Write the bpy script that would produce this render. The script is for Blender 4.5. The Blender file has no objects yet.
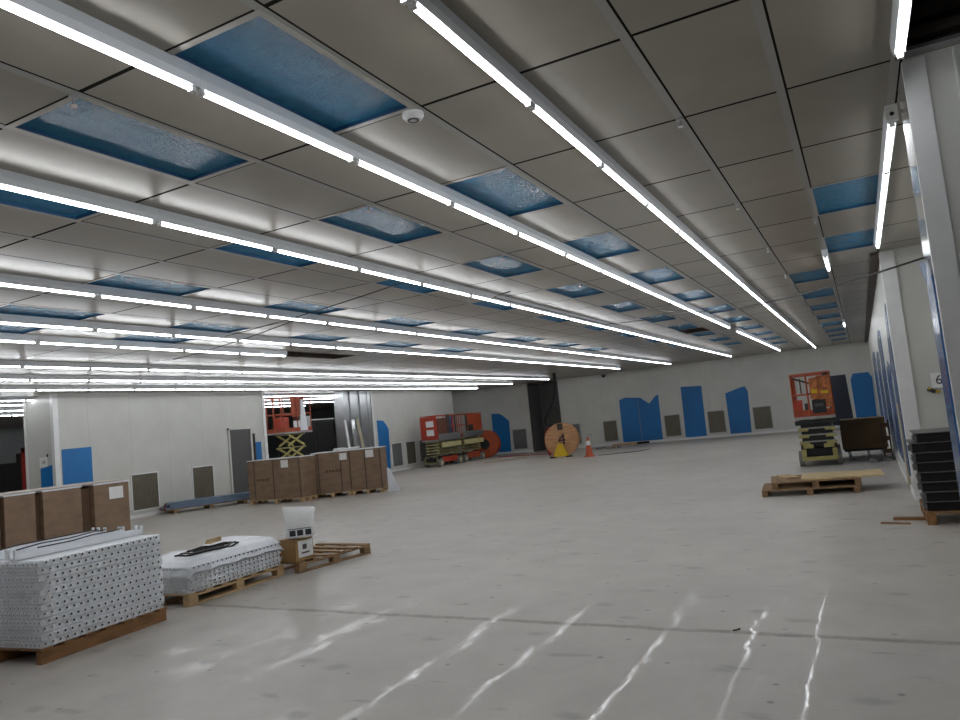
import bpy, bmesh, math, random
from mathutils import Vector, Matrix, Euler
random.seed(7)
PI = math.pi
S = bpy.context.scene
COL = S.collection

# ------------------------------------------------------------------ materials
MATS = {}
def new_mat(name):
    m = bpy.data.materials.new(name); m.use_nodes = True
    nt = m.node_tree
    b = nt.nodes['Principled BSDF']
    MATS[name] = m
    return m, nt, b
def N(nt, typ, **kw):
    n = nt.nodes.new(typ)
    for k, v in kw.items():
        if k in n.inputs: n.inputs[k].default_value = v
        else: setattr(n, k, v)
    return n
def math_n(nt, op, a, b=None, c=None, clamp=False):
    n = nt.nodes.new('ShaderNodeMath'); n.operation = op; n.use_clamp = clamp
    for i, v in enumerate((a, b, c)):
        if v is None: continue
        if isinstance(v, (int, float)): n.inputs[i].default_value = v
        else: nt.links.new(v, n.inputs[i])
    return n.outputs[0]
def mix_col(nt, fac, a, b, mode='MIX'):
    n = nt.nodes.new('ShaderNodeMix'); n.data_type = 'RGBA'; n.blend_type = mode
    for sock, v in ((n.inputs[0], fac), (n.inputs[6], a), (n.inputs[7], b)):
        if isinstance(v, (int, float)): sock.default_value = v
        elif isinstance(v, (tuple, list)): sock.default_value = (*v[:3], 1)
        else: nt.links.new(v, sock)
    return n.outputs[2]
def maprange(nt, v, a, b, c, d):
    n = nt.nodes.new('ShaderNodeMapRange'); n.inputs[1].default_value = a; n.inputs[2].default_value = b
    n.inputs[3].default_value = c; n.inputs[4].default_value = d
    nt.links.new(v, n.inputs[0]); return n.outputs[0]
def noise(nt, scale, detail=3, rough=.5, vec=None, dist=0):
    n = nt.nodes.new('ShaderNodeTexNoise'); n.inputs['Scale'].default_value = scale
    n.inputs['Detail'].default_value = detail; n.inputs['Roughness'].default_value = rough
    n.inputs['Distortion'].default_value = dist
    if vec is not None: nt.links.new(vec, n.inputs['Vector'])
    return n.outputs[0]
def bump(nt, b, h, strength, dist=.01):
    n = nt.nodes.new('ShaderNodeBump'); n.inputs['Strength'].default_value = strength
    n.inputs['Distance'].default_value = dist
    nt.links.new(h, n.inputs['Height']); nt.links.new(n.outputs[0], b.inputs['Normal'])
def objcoord(nt):
    return nt.nodes.new('ShaderNodeTexCoord').outputs['Object']
def mapping(nt, vec, scale=(1, 1, 1), rot=(0, 0, 0)):
    n = nt.nodes.new('ShaderNodeMapping'); n.inputs['Scale'].default_value = scale
    n.inputs['Rotation'].default_value = rot
    nt.links.new(vec, n.inputs['Vector']); return n.outputs[0]
def sepxyz(nt, vec):
    n = nt.nodes.new('ShaderNodeSeparateXYZ'); nt.links.new(vec, n.inputs[0]); return n.outputs

def simple(name, col, rough=.5, metal=0., var=.12, scale=8, bmp=0., coat=0., detail=4, vscale=(1, 1, 1)):
    m, nt, b = new_mat(name)
    oc = mapping(nt, objcoord(nt), vscale)
    n = noise(nt, scale, detail, .55, oc)
    f = maprange(nt, n, .3, .7, 1 - var, 1 + var)
    c = mix_col(nt, 1.0, col, (1, 1, 1), 'MULTIPLY')
    vm = nt.nodes.new('ShaderNodeVectorMath'); vm.operation = 'SCALE'
    nt.links.new(c, vm.inputs[0]); nt.links.new(f, vm.inputs['Scale'])
    nt.links.new(vm.outputs[0], b.inputs['Base Color'])
    b.inputs['Roughness'].default_value = rough
    b.inputs['Metallic'].default_value = metal
    b.inputs['Coat Weight'].default_value = coat
    if bmp: bump(nt, b, n, bmp)
    return m

DX, DY, X0, Y0, HC = .6, 1.217, .4, 2.235, 3.35

def ceiling_mat():
    m, nt, b = new_mat('steel_ceiling_panel')
    x, y, z = sepxyz(nt, objcoord(nt))
    gx = math_n(nt, 'DIVIDE', math_n(nt, 'SUBTRACT', x, X0 - 600.0), DX)
    gy = math_n(nt, 'DIVIDE', math_n(nt, 'SUBTRACT', y, Y0 - 1217.0), DY)
    fx = math_n(nt, 'FRACT', gx); fy = math_n(nt, 'FRACT', gy)
    # distance from a joint in metres
    dxm = math_n(nt, 'MULTIPLY', math_n(nt, 'SUBTRACT', .5, math_n(nt, 'ABSOLUTE', math_n(nt, 'SUBTRACT', fx, .5))), DX)
    dym = math_n(nt, 'MULTIPLY', math_n(nt, 'SUBTRACT', .5, math_n(nt, 'ABSOLUTE', math_n(nt, 'SUBTRACT', fy, .5))), DY)
    barx = math_n(nt, 'LESS_THAN', dxm, .024)
    edge = math_n(nt, 'LESS_THAN', math_n(nt, 'ABSOLUTE', math_n(nt, 'SUBTRACT', math_n(nt, 'MULTIPLY', fx, DX), .030)), .0065)
    seamy = math_n(nt, 'LESS_THAN', dym, .0125)
    seam = math_n(nt, 'MAXIMUM', edge, math_n(nt, 'MULTIPLY', seamy, math_n(nt, 'SUBTRACT', 1, barx)))
    cmb = nt.nodes.new('ShaderNodeCombineXYZ')
    nt.links.new(math_n(nt, 'FLOOR', gx), cmb.inputs[0]); nt.links.new(math_n(nt, 'FLOOR', gy), cmb.inputs[1])
    wn = nt.nodes.new('ShaderNodeTexWhiteNoise'); wn.noise_dimensions = '2D'; nt.links.new(cmb.outputs[0], wn.inputs['Vector'])
    v = maprange(nt, wn.outputs['Value'], 0, 1, .92, 1.08)
    n = maprange(nt, noise(nt, 2.2, 3, .5, objcoord(nt)), .3, .7, .94, 1.06)
    k = math_n(nt, 'MULTIPLY', v, n)
    vm = nt.nodes.new('ShaderNodeVectorMath'); vm.operation = 'SCALE'
    vm.inputs[0].default_value = (.315, .29, .245); nt.links.new(k, vm.inputs['Scale'])
    c = mix_col(nt, barx, vm.outputs[0], (.36, .355, .34))
    c = mix_col(nt, seam, c, (.02, .019, .017))
    nt.links.new(math_n(nt, 'MULTIPLY', .22, math_n(nt, 'SUBTRACT', 1, seam)), b.inputs['Metallic'])
    nt.links.new(math_n(nt, 'MULTIPLY', .22, math_n(nt, 'SUBTRACT', 1, seam)), b.inputs['Specular IOR Level'])
    nt.links.new(c, b.inputs['Base Color'])
    b.inputs['Metallic'].default_value = .45
    r = math_n(nt, 'ADD', .31, math_n(nt, 'MULTIPLY', .1, math_n(nt, 'MAXIMUM', seam, barx)))
    nt.links.new(r, b.inputs['Roughness'])
    # sheet metal never lies perfectly flat
    h = noise(nt, 1.1, 2, .4, objcoord(nt))
    bump(nt, b, h, .25, .01)
    return m
ceiling_mat()

def wall_mat(name, col, axis, pitch=1.2, rough=.38, off=0.0):
    m, nt, b = new_mat(name)
    xyz = sepxyz(nt, objcoord(nt))
    g = math_n(nt, 'FRACT', math_n(nt, 'DIVIDE', math_n(nt, 'ADD', xyz[axis], 600.0 + off), pitch))
    d = math_n(nt, 'MULTIPLY', math_n(nt, 'SUBTRACT', .5, math_n(nt, 'ABSOLUTE', math_n(nt, 'SUBTRACT', g, .5))), pitch)
    seam = math_n(nt, 'LESS_THAN', d, .006)
    n = maprange(nt, noise(nt, 1.3, 4, .6, objcoord(nt)), .3, .7, .93, 1.05)
    vm = nt.nodes.new('ShaderNodeVectorMath'); vm.operation = 'SCALE'
    vm.inputs[0].default_value = col; nt.links.new(n, vm.inputs['Scale'])
    c = mix_col(nt, seam, vm.outputs[0], tuple(v * .80 for v in col))
    nt.links.new(c, b.inputs['Base Color'])
    b.inputs['Roughness'].default_value = rough
    return m
wall_mat('wall_panel_y', (.56, .56, .52), 1)
wall_mat('wall_panel_x', (.60, .60, .56), 0)
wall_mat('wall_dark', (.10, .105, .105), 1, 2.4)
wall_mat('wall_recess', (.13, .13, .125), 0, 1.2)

def floor_mat():
    m, nt, b = new_mat('polished_concrete')
    oc = objcoord(nt); x, y, z = sepxyz(nt, oc)
    big = noise(nt, .35, 4, .6, oc); mid = noise(nt, 2.3, 5, .6, oc); fine = noise(nt, 45, 4, .7, oc)
    k = math_n(nt, 'MULTIPLY', maprange(nt, big, .3, .7, .88, 1.08), maprange(nt, mid, .3, .7, .91, 1.06))
    k = math_n(nt, 'MULTIPLY', k, maprange(nt, fine, .3, .7, .96, 1.04))
    vm = nt.nodes.new('ShaderNodeVectorMath'); vm.operation = 'SCALE'
    vm.inputs[0].default_value = (.49, .455, .41); nt.links.new(k, vm.inputs['Scale'])
    c = vm.outputs[0]
    # dark scuffs, long in one direction
    sc = noise(nt, 1.0, 3, .55, mapping(nt, oc, (2.0, 5.0, 1), (0, 0, .4)))
    scf = maprange(nt, sc, .64, .72, 0, .45)
    c = mix_col(nt, scf, c, (.20, .19, .175))
    sp = nt.nodes.new('ShaderNodeTexVoronoi'); sp.voronoi_dimensions = '2D'; sp.inputs['Scale'].default_value = 1.9; nt.links.new(oc, sp.inputs['Vector'])
    spd = math_n(nt, 'ADD', sp.outputs['Distance'], math_n(nt, 'MULTIPLY', noise(nt, 14, 3, .6, oc), .08))
    pick = math_n(nt, 'GREATER_THAN', sepxyz(nt, sp.outputs['Color'])[0], .55)
    c = mix_col(nt, math_n(nt, 'MULTIPLY', pick, maprange(nt, spd, .085, .06, 0, .6)), c, (.12, .115, .11))
    sp2 = nt.nodes.new('ShaderNodeTexVoronoi'); sp2.voronoi_dimensions = '2D'; sp2.inputs['Scale'].default_value = .8; nt.links.new(mapping(nt, oc, (1, 1.6, 1), (0, 0, .5)), sp2.inputs['Vector'])
    spd2 = math_n(nt, 'ADD', sp2.outputs['Distance'], math_n(nt, 'MULTIPLY', noise(nt, 6, 4, .6, oc), .16))
    c = mix_col(nt, maprange(nt, spd2, .17, .11, 0, .4), c, (.19, .18, .165))
    # filled joint across the hall near the camera
    wob = math_n(nt, 'MULTIPLY', math_n(nt, 'SUBTRACT', noise(nt, 2.5, 5, .7, oc), .5), .10)
    j = math_n(nt, 'ADD', math_n(nt, 'SUBTRACT', math_n(nt, 'ADD', y, math_n(nt, 'MULTIPLY', x, .045)), 5.19), wob)
    ja = math_n(nt, 'ABSOLUTE', j)
    jf = maprange(nt, ja, .016, .055, .85, 0)
    jf = math_n(nt, 'MULTIPLY', jf, maprange(nt, noise(nt, 9, 4, .7, oc), .3, .6, .35, 1))
    jf = math_n(nt, 'MULTIPLY', jf, math_n(nt, 'LESS_THAN', x, .45))
    c = mix_col(nt, jf, c, (.20, .165, .12))
    nt.links.new(c, b.inputs['Base Color'])
    # sealed finish: glossy near the joint and towards the camera, dusty beyond
    zone = math_n(nt, 'MULTIPLY', maprange(nt, y, 5.0, 6.6, 1, 0), maprange(nt, x, -5.5, -2.0, .35, 1))
    patch = maprange(nt, noise(nt, 1.6, 4, .6, oc), .42, .56, 0, 1)
    b.inputs['Roughness'].default_value = .42
    b.inputs['Specular IOR Level'].default_value = .35
    cw = math_n(nt, 'MULTIPLY', zone, maprange(nt, patch, 0, 1, .25, 1.0))
    nt.links.new(math_n(nt, 'MULTIPLY', cw, .20), b.inputs['Coat Weight'])
    b.inputs['Coat Roughness'].default_value = .02
    b.inputs['Coat IOR'].default_value = 1.35
    bn = nt.nodes.new('ShaderNodeBump'); bn.inputs['Strength'].default_value = .33; bn.inputs['Distance'].default_value = .012
    hh = math_n(nt, 'ADD', noise(nt, 1.5, 2, .5, oc), math_n(nt, 'MULTIPLY', noise(nt, 8.5, 3, .55, oc), .11))
    nt.links.new(hh, bn.inputs['Height']); nt.links.new(bn.outputs[0], b.inputs['Coat Normal'])
    bump(nt, b, fine, .08, .002)
    return m
floor_mat()

def film_mat(name, col, rough, bs, bscale, coat=0., alpha=1., stretch=(1, 1, 1), dist=.01, streak=0):
    m, nt, b = new_mat(name)
    oc = mapping(nt, objcoord(nt), stretch)
    n = noise(nt, bscale, 5, .62, oc, .6)
    n2 = noise(nt, bscale * .25, 3, .5, oc)
    v = maprange(nt, n2, .3, .7, .88, 1.1)
    vm = nt.nodes.new('ShaderNodeVectorMath'); vm.operation = 'SCALE'
    vm.inputs[0].default_value = col; nt.links.new(v, vm.inputs['Scale'])
    nt.links.new(vm.outputs[0], b.inputs['Base Color'])
    b.inputs['Roughness'].default_value = rough
    b.inputs['Coat Weight'].default_value = coat; b.inputs['Coat Roughness'].default_value = .08
    if streak:
        a = maprange(nt, noise(nt, 3.2, 4, .6, mapping(nt, objcoord(nt), (1, 3, .25))), .38, .60, .12, alpha)
        nt.links.new(a, b.inputs['Alpha'])
    else: b.inputs['Alpha'].default_value = alpha
    bump(nt, b, n, bs, dist)
    return m
film_mat('blue_film_ceiling', (.03, .18, .33), .24, .9, 42, 0, dist=.02)
MATS['blue_film_ceiling'].node_tree.nodes['Principled BSDF'].inputs['Specular IOR Level'].default_value = .16
film_mat('blue_film_edge', (.01, .07, .17), .4, .2, 9)
film_mat('blue_film_wall', (.006, .15, .42), .42, .18, 5, dist=.02)
film_mat('blue_film_streaky', (.03, .12, .34), .25, .4, 6, .3, .92, (1, 1, .3), .02, 1)
film_mat('blue_film_strip', (.05, .15, .36), .2, .5, 9, .4, .85, (1, 1, .4), .02)
film_mat('dark_film', (.006, .012, .035), .3, .3, 5, dist=.02)
film_mat('clear_wrap', (.62, .62, .62), .2, .8, 9, .3, .28, (1, 1, 2.2), .02)
MATS['clear_wrap'].node_tree.nodes['Principled BSDF'].inputs['Alpha'].default_value = .36
film_mat('white_film', (.80, .82, .86), .3, .6, 7, .2, dist=.03)

def emit_mat(name, col, e):
    m = bpy.data.materials.new(name); m.use_nodes = True; nt = m.node_tree
    nt.nodes.clear()
    o = nt.nodes.new('ShaderNodeOutputMaterial'); em = nt.nodes.new('ShaderNodeEmission')
    em.inputs[0].default_value = (*col, 1); em.inputs[1].default_value = e
    nt.links.new(em.outputs[0], o.inputs[0]); MATS[name] = m
    return m
emit_mat('tube_glow', (.93, .96, 1.0), 12.0)

simple('fixture_aluminium', (.74, .77, .80), .45, .1, .03)
simple('grid_steel', (.42, .405, .37), .4, .4, .05)
simple('white_plastic', (.75, .75, .73), .4, 0, .04)
simple('grey_steel', (.42, .43, .44), .32, .8, .08)
simple('tray_lining', (.30, .33, .36), .35, .3, .06)
simple('bright_steel', (.62, .63, .64), .16, .95, .05, 3)
simple('clad_steel', (.38, .39, .40), .28, .8, .08, 3)
simple('white_trim', (.74, .74, .73), .35, .1, .04)
simple('white_steel', (.84, .86, .89), .35, .15, .06, 6)
simple('hole_black', (.015, .015, .017), .8, 0, .1)
simple('black_rubber', (.008, .008, .008), .9, 0, .2)
simple('black_plastic', (.006, .005, .005), .9, 0, .25, 6)
simple('grey_lip', (.13, .12, .12), .4, .2, .1)
simple('wood_pallet', (.27, .165, .08), .7, 0, .3, 5, .15, vscale=(5, 1, 5))
simple('wood_orange', (.24, .115, .042), .7, 0, .35, 4, .15, vscale=(5, 1, 5))
simple('wood_pale', (.46, .31, .16), .7, 0, .25, 5, .15, vscale=(5, 1, 5))
simple('plywood', (.58, .43, .22), .65, 0, .14, 3, .05, vscale=(1, 4, 1))
simple('drum_wood', (.50, .27, .13), .7, 0, .3, 3, .1, vscale=(1, 1, 7))
simple('cardboard', (.225, .145, .09), .6, 0, .2, 3, vscale=(1, 1, 2.5))
simple('cardboard_dark', (.095, .052, .026), .75, 0, .15, 2.5)
simple('cardboard_bag', (.30, .17, .06), .75, 0, .12, 2.5)
simple('carton_tape', (.19, .12, .07), .4, 0, .08)
simple('strap_dark', (.06, .04, .03), .5, 0, .1)
simple('paper', (.78, .78, .76), .6, 0, .03)
simple('ink', (.02, .02, .025), .6, 0, .05)
simple('grille_brown', (.15, .135, .095), .5, .3, .1)
simple('grille_grey', (.19, .20, .195), .5, .3, .1)
simple('grille_slat', (.17, .155, .12), .45, .3, .1)
simple('door_grey', (.075, .073, .072), .45, 0, .08)
simple('orange_paint', (.36, .06, .016), .45, 0, .18, 6)
simple('rusty_orange', (.42, .13, .035), .6, 0, .55, 9, detail=5)
simple('pale_board', (.48, .42, .38), .6, 0, .1)
simple('rust_dark', (.13, .045, .03), .6, 0, .4, 8)
simple('yellow_dim', (.20, .18, .09), .6, 0, .3)
simple('cardboard_mid', (.16, .10, .045), .75, 0, .15, 2.5)
simple('dusty_steel', (.34, .32, .28), .6, .2, .2)
simple('red_paint', (.42, .045, .018), .45, 0, .18, 6)
simple('yellow_paint', (.40, .35, .12), .5, 0, .2, 7)
simple('pale_yellow', (.55, .50, .25), .5, 0, .2, 7)
simple('bright_yellow', (.70, .45, .01), .5, 0, .1)
simple('machine_black', (.02, .02, .022), .45, .2, .2)
simple('tyre_grey', (.20, .20, .19), .8, 0, .2, 20)
simple('cone_orange', (.55, .11, .04), .55, 0, .12)
simple('dark_void', (.012, .011, .01), .8, 0, .2)
simple('brown_void', (.05, .04, .033), .8, 0, .2)
simple('brown_beam', (.06, .045, .038), .7, 0, .2)
simple('blue_board', (.14, .20, .28), .45, .1, .15, 5)
simple('debris_grey', (.12, .12, .11), .8, 0, .4, 10, .3)
simple('cable_black', (.012, .012, .012), .5, 0, .1)
simple('red_lamp', (.35, .03, .02), .5, 0, .1)
simple('tan_sheet', (.42, .36, .24), .6, 0, .1)

# ------------------------------------------------------------------ mesh builder
class MB:
    def __init__(s): s.v = []; s.f = []; s.m = []; s.sm = []
    def add(s, verts, faces, mi=0, smooth=False):
        o = len(s.v); s.v += [tuple(v) for v in verts]
        for f in faces: s.f.append(tuple(i + o for i in f)); s.m.append(mi); s.sm.append(smooth)
        return s
    def box(s, c, d, mi=0, rot=None):
        hx, hy, hz = d[0] / 2, d[1] / 2, d[2] / 2
        vs = [Vector((x, y, z)) for x in (-hx, hx) for y in (-hy, hy) for z in (-hz, hz)]
        if rot is not None:
            R = rot if isinstance(rot, Matrix) else Euler(rot).to_matrix()
            vs = [R @ v for v in vs]
        vs = [v + Vector(c) for v in vs]
        return s.add(vs, [(0, 1, 3, 2), (4, 6, 7, 5), (0, 4, 5, 1), (2, 3, 7, 6), (0, 2, 6, 4), (1, 5, 7, 3)], mi)
    def bb(s, a, b, mi=0):
        return s.box([(a[i] + b[i]) / 2 for i in range(3)], [abs(b[i] - a[i]) for i in range(3)], mi)
    def cyl(s, p0, p1, r, n=12, mi=0, r1=None, cap=True):
        p0 = Vector(p0); p1 = Vector(p1); d = (p1 - p0).normalized(); r1 = r if r1 is None else r1
        a = Vector((0, 0, 1)) if abs(d.z) < .9 else Vector((1, 0, 0))
        u = d.cross(a).normalized(); w = d.cross(u)
        vs = []
        for p, rr in ((p0, r), (p1, r1)):
            for i in range(n):
                t = 2 * PI * i / n; vs.append(p + (u * math.cos(t) + w * math.sin(t)) * rr)
        fs = [(i, i + n, (i + 1) % n + n, (i + 1) % n) for i in range(n)]
        s.add(vs, fs, mi, True)
        if cap:
            s.add(vs[:n], [tuple(range(n))], mi); s.add(vs[n:], [tuple(reversed(range(n)))], mi)
        return s
    def ring(s, c, axis, ro, ri, w, n=28, mi=0):
        c = Vector(c); d = Vector(axis).normalized()
        a = Vector((0, 0, 1)) if abs(d.z) < .9 else Vector((1, 0, 0))
        u = d.cross(a).normalized(); q = d.cross(u); vs = []
        for k, rr in ((-.5, ro), (.5, ro), (.5, ri), (-.5, ri)):
            for i in range(n):
                t = 2 * PI * i / n; vs.append(c + d * w * k + (u * math.cos(t) + q * math.sin(t)) * rr)
        fs = []
        for k in range(4):
            k2 = (k + 1) % 4
            for i in range(n):
                j = (i + 1) % n; fs.append((k * n + i, k * n + j, k2 * n + j, k2 * n + i))
        return s.add(vs, fs, mi)
    def tube(s, pts, r, n=8, mi=0):
        pts = [Vector(p) for p in pts]; vs = []; u = None
        for i, p in enumerate(pts):
            d = (pts[min(i + 1, len(pts) - 1)] - pts[max(i - 1, 0)]).normalized()
            if u is None:
                a = Vector((0, 0, 1)) if abs(d.z) < .9 else Vector((1, 0, 0)); u = d.cross(a).normalized()
            else: u = (u - d * u.dot(d)).normalized()
            w = d.cross(u)
            for k in range(n):
                t = 2 * PI * k / n; vs.append(p + (u * math.cos(t) + w * math.sin(t)) * r)
        fs = []
        for i in range(len(pts) - 1):
            for k in range(n):
                k2 = (k + 1) % n; fs.append((i * n + k, i * n + k2, (i + 1) * n + k2, (i + 1) * n + k))
        fs += [tuple(range(n)), tuple((len(pts) - 1) * n + k for k in reversed(range(n)))]
        return s.add(vs, fs, mi, True)
    def prism(s, poly, d0, d1, axis, mi=0):
        """poly in the two other axes, extruded along axis from d0 to d1"""
        def P(a, b, d):
            return {0: (d, a, b), 1: (a, d, b), 2: (a, b, d)}[axis]
        n = len(poly); vs = [P(a, b, d0) for a, b in poly] + [P(a, b, d1) for a, b in poly]
        fs = [(i, (i + 1) % n, (i + 1) % n + n, i + n) for i in range(n)] + [tuple(reversed(range(n))), tuple(range(n, 2 * n))]
        return s.add(vs, fs, mi)
    def build(s, name, mats, parent=None, bevel=0, loc=None):
        me = bpy.data.meshes.new(name); me.from_pydata(s.v, [], s.f)
        if isinstance(mats, str): mats = [mats]
        for m in mats: me.materials.append(MATS[m])
        for p, mi, sm in zip(me.polygons, s.m, s.sm): p.material_index = mi; p.use_smooth = sm
        bm = bmesh.new(); bm.from_mesh(me); bmesh.ops.remove_doubles(bm, verts=bm.verts, dist=1e-6) if False else None
        bmesh.ops.recalc_face_normals(bm, faces=bm.faces); bm.to_mesh(me); bm.free()
        o = bpy.data.objects.new(name, me); COL.objects.link(o)
        if parent: o.parent = parent
        if loc: o.location = loc
        if bevel:
            b = o.modifiers.new('bevel', 'BEVEL'); b.width = bevel; b.segments = 2; b.limit_method = 'ANGLE'
        return o
def tag(o, label=None, cat=None, group=None, kind=None):
    if label: o['label'] = label
    if cat: o['category'] = cat
    if group: o['group'] = group
    if kind: o['kind'] = kind
    return o
def thing(name, label, cat, loc=(0, 0, 0), rz=0, group=None):
    o = bpy.data.objects.new(name, None); COL.objects.link(o)
    o.empty_display_size = .2
    o.location = loc; o.rotation_euler = (0, 0, rz)
    return tag(o, label, cat, group)
def struct(name, mb, mats, parent=None):
    o = mb.build(name, mats, parent)
    if not parent: o['kind'] = 'structure'
    return o
def children(o): return [c for c in bpy.data.objects if c.parent == o]
def dup(root, loc, rz=None, label=None, group=None, kids=None, skip=()):
    r = root.copy(); COL.objects.link(r); r.location = loc
    if rz is not None: r.rotation_euler = (0, 0, rz)
    if label: r['label'] = label
    if group: r['group'] = group
    for ch in kids if kids is not None else children(root):
        if ch.name.split('.')[0] in skip: continue
        c = ch.copy(); COL.objects.link(c); c.parent = r
        for g in children(ch) if kids is None else ():
            d = g.copy(); COL.objects.link(d); d.parent = c
    return r
def text(name, body, size, mat, parent, loc, rot, depth=.001):
    cu = bpy.data.curves.new(name, 'FONT'); cu.body = body; cu.size = size; cu.extrude = depth
    cu.align_x = 'CENTER'; cu.align_y = 'CENTER'; cu.materials.append(MATS[mat])
    tmp = bpy.data.objects.new(name + '_tmp', cu); COL.objects.link(tmp); bpy.context.view_layer.update()
    me = bpy.data.meshes.new_from_object(tmp.evaluated_get(bpy.context.evaluated_depsgraph_get()))
    bpy.data.objects.remove(tmp); o = bpy.data.objects.new(name, me); COL.objects.link(o); o.parent = parent; o.location = loc; o.rotation_euler = rot
    return o
RX = (PI / 2, 0, PI / 2)     # writing on a face that looks to +X
RY = (PI / 2, 0, 0)          # writing on a face that looks to -Y

# ------------------------------------------------------------------ camera
F = Vector((-0.45319839, 0.88708498, 0.08770096)); R = Vector((0.88214786, 0.46045933, -0.09895637)); U = Vector((0.12816544, -0.03251835, 0.99121954))
CAM = Vector((0, 0, 1.55)); FPX = 735.374
cd = bpy.data.cameras.new('camera'); cam = bpy.data.objects.new('camera', cd); COL.objects.link(cam)
M = Matrix((R, U, -F)).transposed().to_4x4(); M.translation = CAM
cam.matrix_world = M; cd.sensor_width = 36; cd.lens = 36 * FPX / 960; cd.clip_start = .05; cd.clip_end = 200
S.camera = cam
def px(p):
    d = Vector(p) - CAM; z = d.dot(F)
    if z < .1: return (-9999, -9999)
    return (480 + FPX * d.dot(R) / z, 360 - FPX * d.dot(U) / z)
def in_view(pts, m=15):
    q = [px(p) for p in pts]; q = [a for a in q if a[0] > -9000]
    if not q: return False
    return max(a[0] for a in q) > -m and min(a[0] for a in q) < 960 + m and max(a[1] for a in q) > -m and min(a[1] for a in q) < 720 + m

# ------------------------------------------------------------------ setting
XL, XR, YB, YF = -30.6, 3.0, -8.0, 33.2
struct('floor', MB().bb((XL, YB, -.1), (XR, 35.2, 0)), 'polished_concrete')

# which ceiling cells hold a filter unit under blue film: (column, row)
BLUE = []
BLUE += [(0, 4), (0, 6)] + [(1, k) for k in (8, 10, 12, 14, 16, 18, 20, 22)]
for i, ks in ((4, range(0, 22, 2)), (6, range(0, 20, 2)), (8, range(0, 18, 2)), (11, range(0, 16, 2)), (14, range(0, 12, 2)), (16, (2, 4))):
    BLUE += [(i, k) for k in ks]
HOLES = [(17, 7), (17, 8), (6, 13)]
def cell(i, k):
    x1 = X0 - DX * i; y0 = Y0 + DY * k
    return x1 - DX, x1, y0, y0 + DY
BLUE = [c for c in BLUE if in_view([(a, b, HC) for a in cell(*c)[:2] for b in cell(*c)[2:]])]
cb = MB()
def ceil_rect(x0, x1, y0, y1):
    x0 -= .001; x1 += .001
    cb.add([(x0, y0, HC), (x1, y0, HC), (x1, y1, HC), (x0, y1, HC)], [(0, 1, 2, 3)])
open_cells = set(BLUE) | set(HOLES)
for i in range(-5, 52):
    x1 = X0 - DX * i; x0 = x1 - DX
    if i < 0:                      # right of the hall the ceiling only starts beyond the first column
        if x1 > XR + .3: continue
        ceil_rect(x0, x1, 4.69, YF + 1.6); continue
    k = -9; start = YB
    ks = sorted(kk for (ii, kk) in open_cells if ii == i)
    y = YB
    for kk in ks:
        ya = Y0 + DY * kk
        if ya > y: ceil_rect(x0, x1, y, ya)
        y = ya + DY
    ceil_rect(x0, x1, y, YF + 1.6)
struct('ceiling', cb, 'steel_ceiling_panel')
pl = MB()
for c in HOLES:
    x0, x1, y0, y1 = cell(*c)
    pl.bb((x0, y0, 3.6), (x1, y1, 3.62)); 
    pl.bb((x0 - .02, y0, HC + .005), (x0, y1, 3.6)); pl.bb((x0, y1, HC + .005), (x1, y1 + .02, 3.6))
    pl.bb((x1, y0, HC + .005), (x1 + .02, y1, 3.6)); pl.bb((x0, y0 - .02, HC + .005), (x1, y0, 3.6))
struct('trim_1', pl, 'brown_beam')

# high dark ceiling beside the camera, and the beams over the first pillar
b = MB(); b.bb((.44, YB, 3.95), (XR, 4.69, 4.0)); b.bb((.40, YB, 3.35), (.44, 4.69, 4.0)); b.bb((.44, 4.69, 3.36), (XR, 4.73, 4.0))
struct('ceiling_high', b, 'brown_void')
b = MB(); b.bb((.44, 4.60, 3.42), (XR, 4.69, 3.47)); b.bb((.44, 4.64, 3.53), (XR, 4.69, 3.60))
struct('trim_2', b, 'brown_beam')
b = MB(); b.bb((.42, 4.60, 3.35), (XR, 4.692, 3.372)); struct('trim_3', b, 'grey_steel')
b = MB(); b.bb((.672, 4.69, 0), (.684, 4.702, 3.34)).bb((1.3, 4.69, 0), (1.312, 4.702, 3.34)); struct('trim_13', b, 'white_trim')

struct('wall_back', MB().bb((XL, 33.2, 0), (-14.5, 33.4, HC)).bb((-12.92, 33.2, 0), (.45, 33.4, HC)), 'wall_panel_x')
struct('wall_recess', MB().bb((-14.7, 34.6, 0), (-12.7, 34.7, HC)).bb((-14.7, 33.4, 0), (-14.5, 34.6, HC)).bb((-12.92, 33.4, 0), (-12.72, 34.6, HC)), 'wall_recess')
b = MB(); b.bb((-14.5, 33.14, 0), (-14.42, 33.2, HC)); struct('trim_4', b, 'brown_beam')
struct('wall_right', MB().bb((.45, 11.3, 0), (XR, 33.4, HC)), 'wall_panel_y')
struct('wall_recess_right', MB().bb((1.85, 5.12, 0), (XR, 11.3, HC)), 'wall_panel_y')
struct('wall_pillar', MB().bb((.445, 4.70, 0), (XR, 5.12, HC)), 'wall_panel_x')
struct('wall_left_near', MB().bb((-18.55, 11.12, 0), (-17.4, 18.2, HC)), 'wall_panel_y')
struct('wall_left_far', MB().bb((-17.7, 24.15, 0), (-17.4, 30.75, HC)), 'wall_panel_y')
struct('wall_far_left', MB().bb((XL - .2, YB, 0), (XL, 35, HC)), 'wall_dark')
struct('wall_behind', MB().bb((XL, YB - .2, 0), (XR, YB, 4)), 'wall_panel_x')
struct('wall_right_near', MB().bb((XR, YB, 0), (XR + .2, 4.7, 4)), 'wall_dark')
struct('wall_end_left', MB().bb((XL, 33.0, 0), (-19.3, 33.2, HC)), 'wall_dark')

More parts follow.
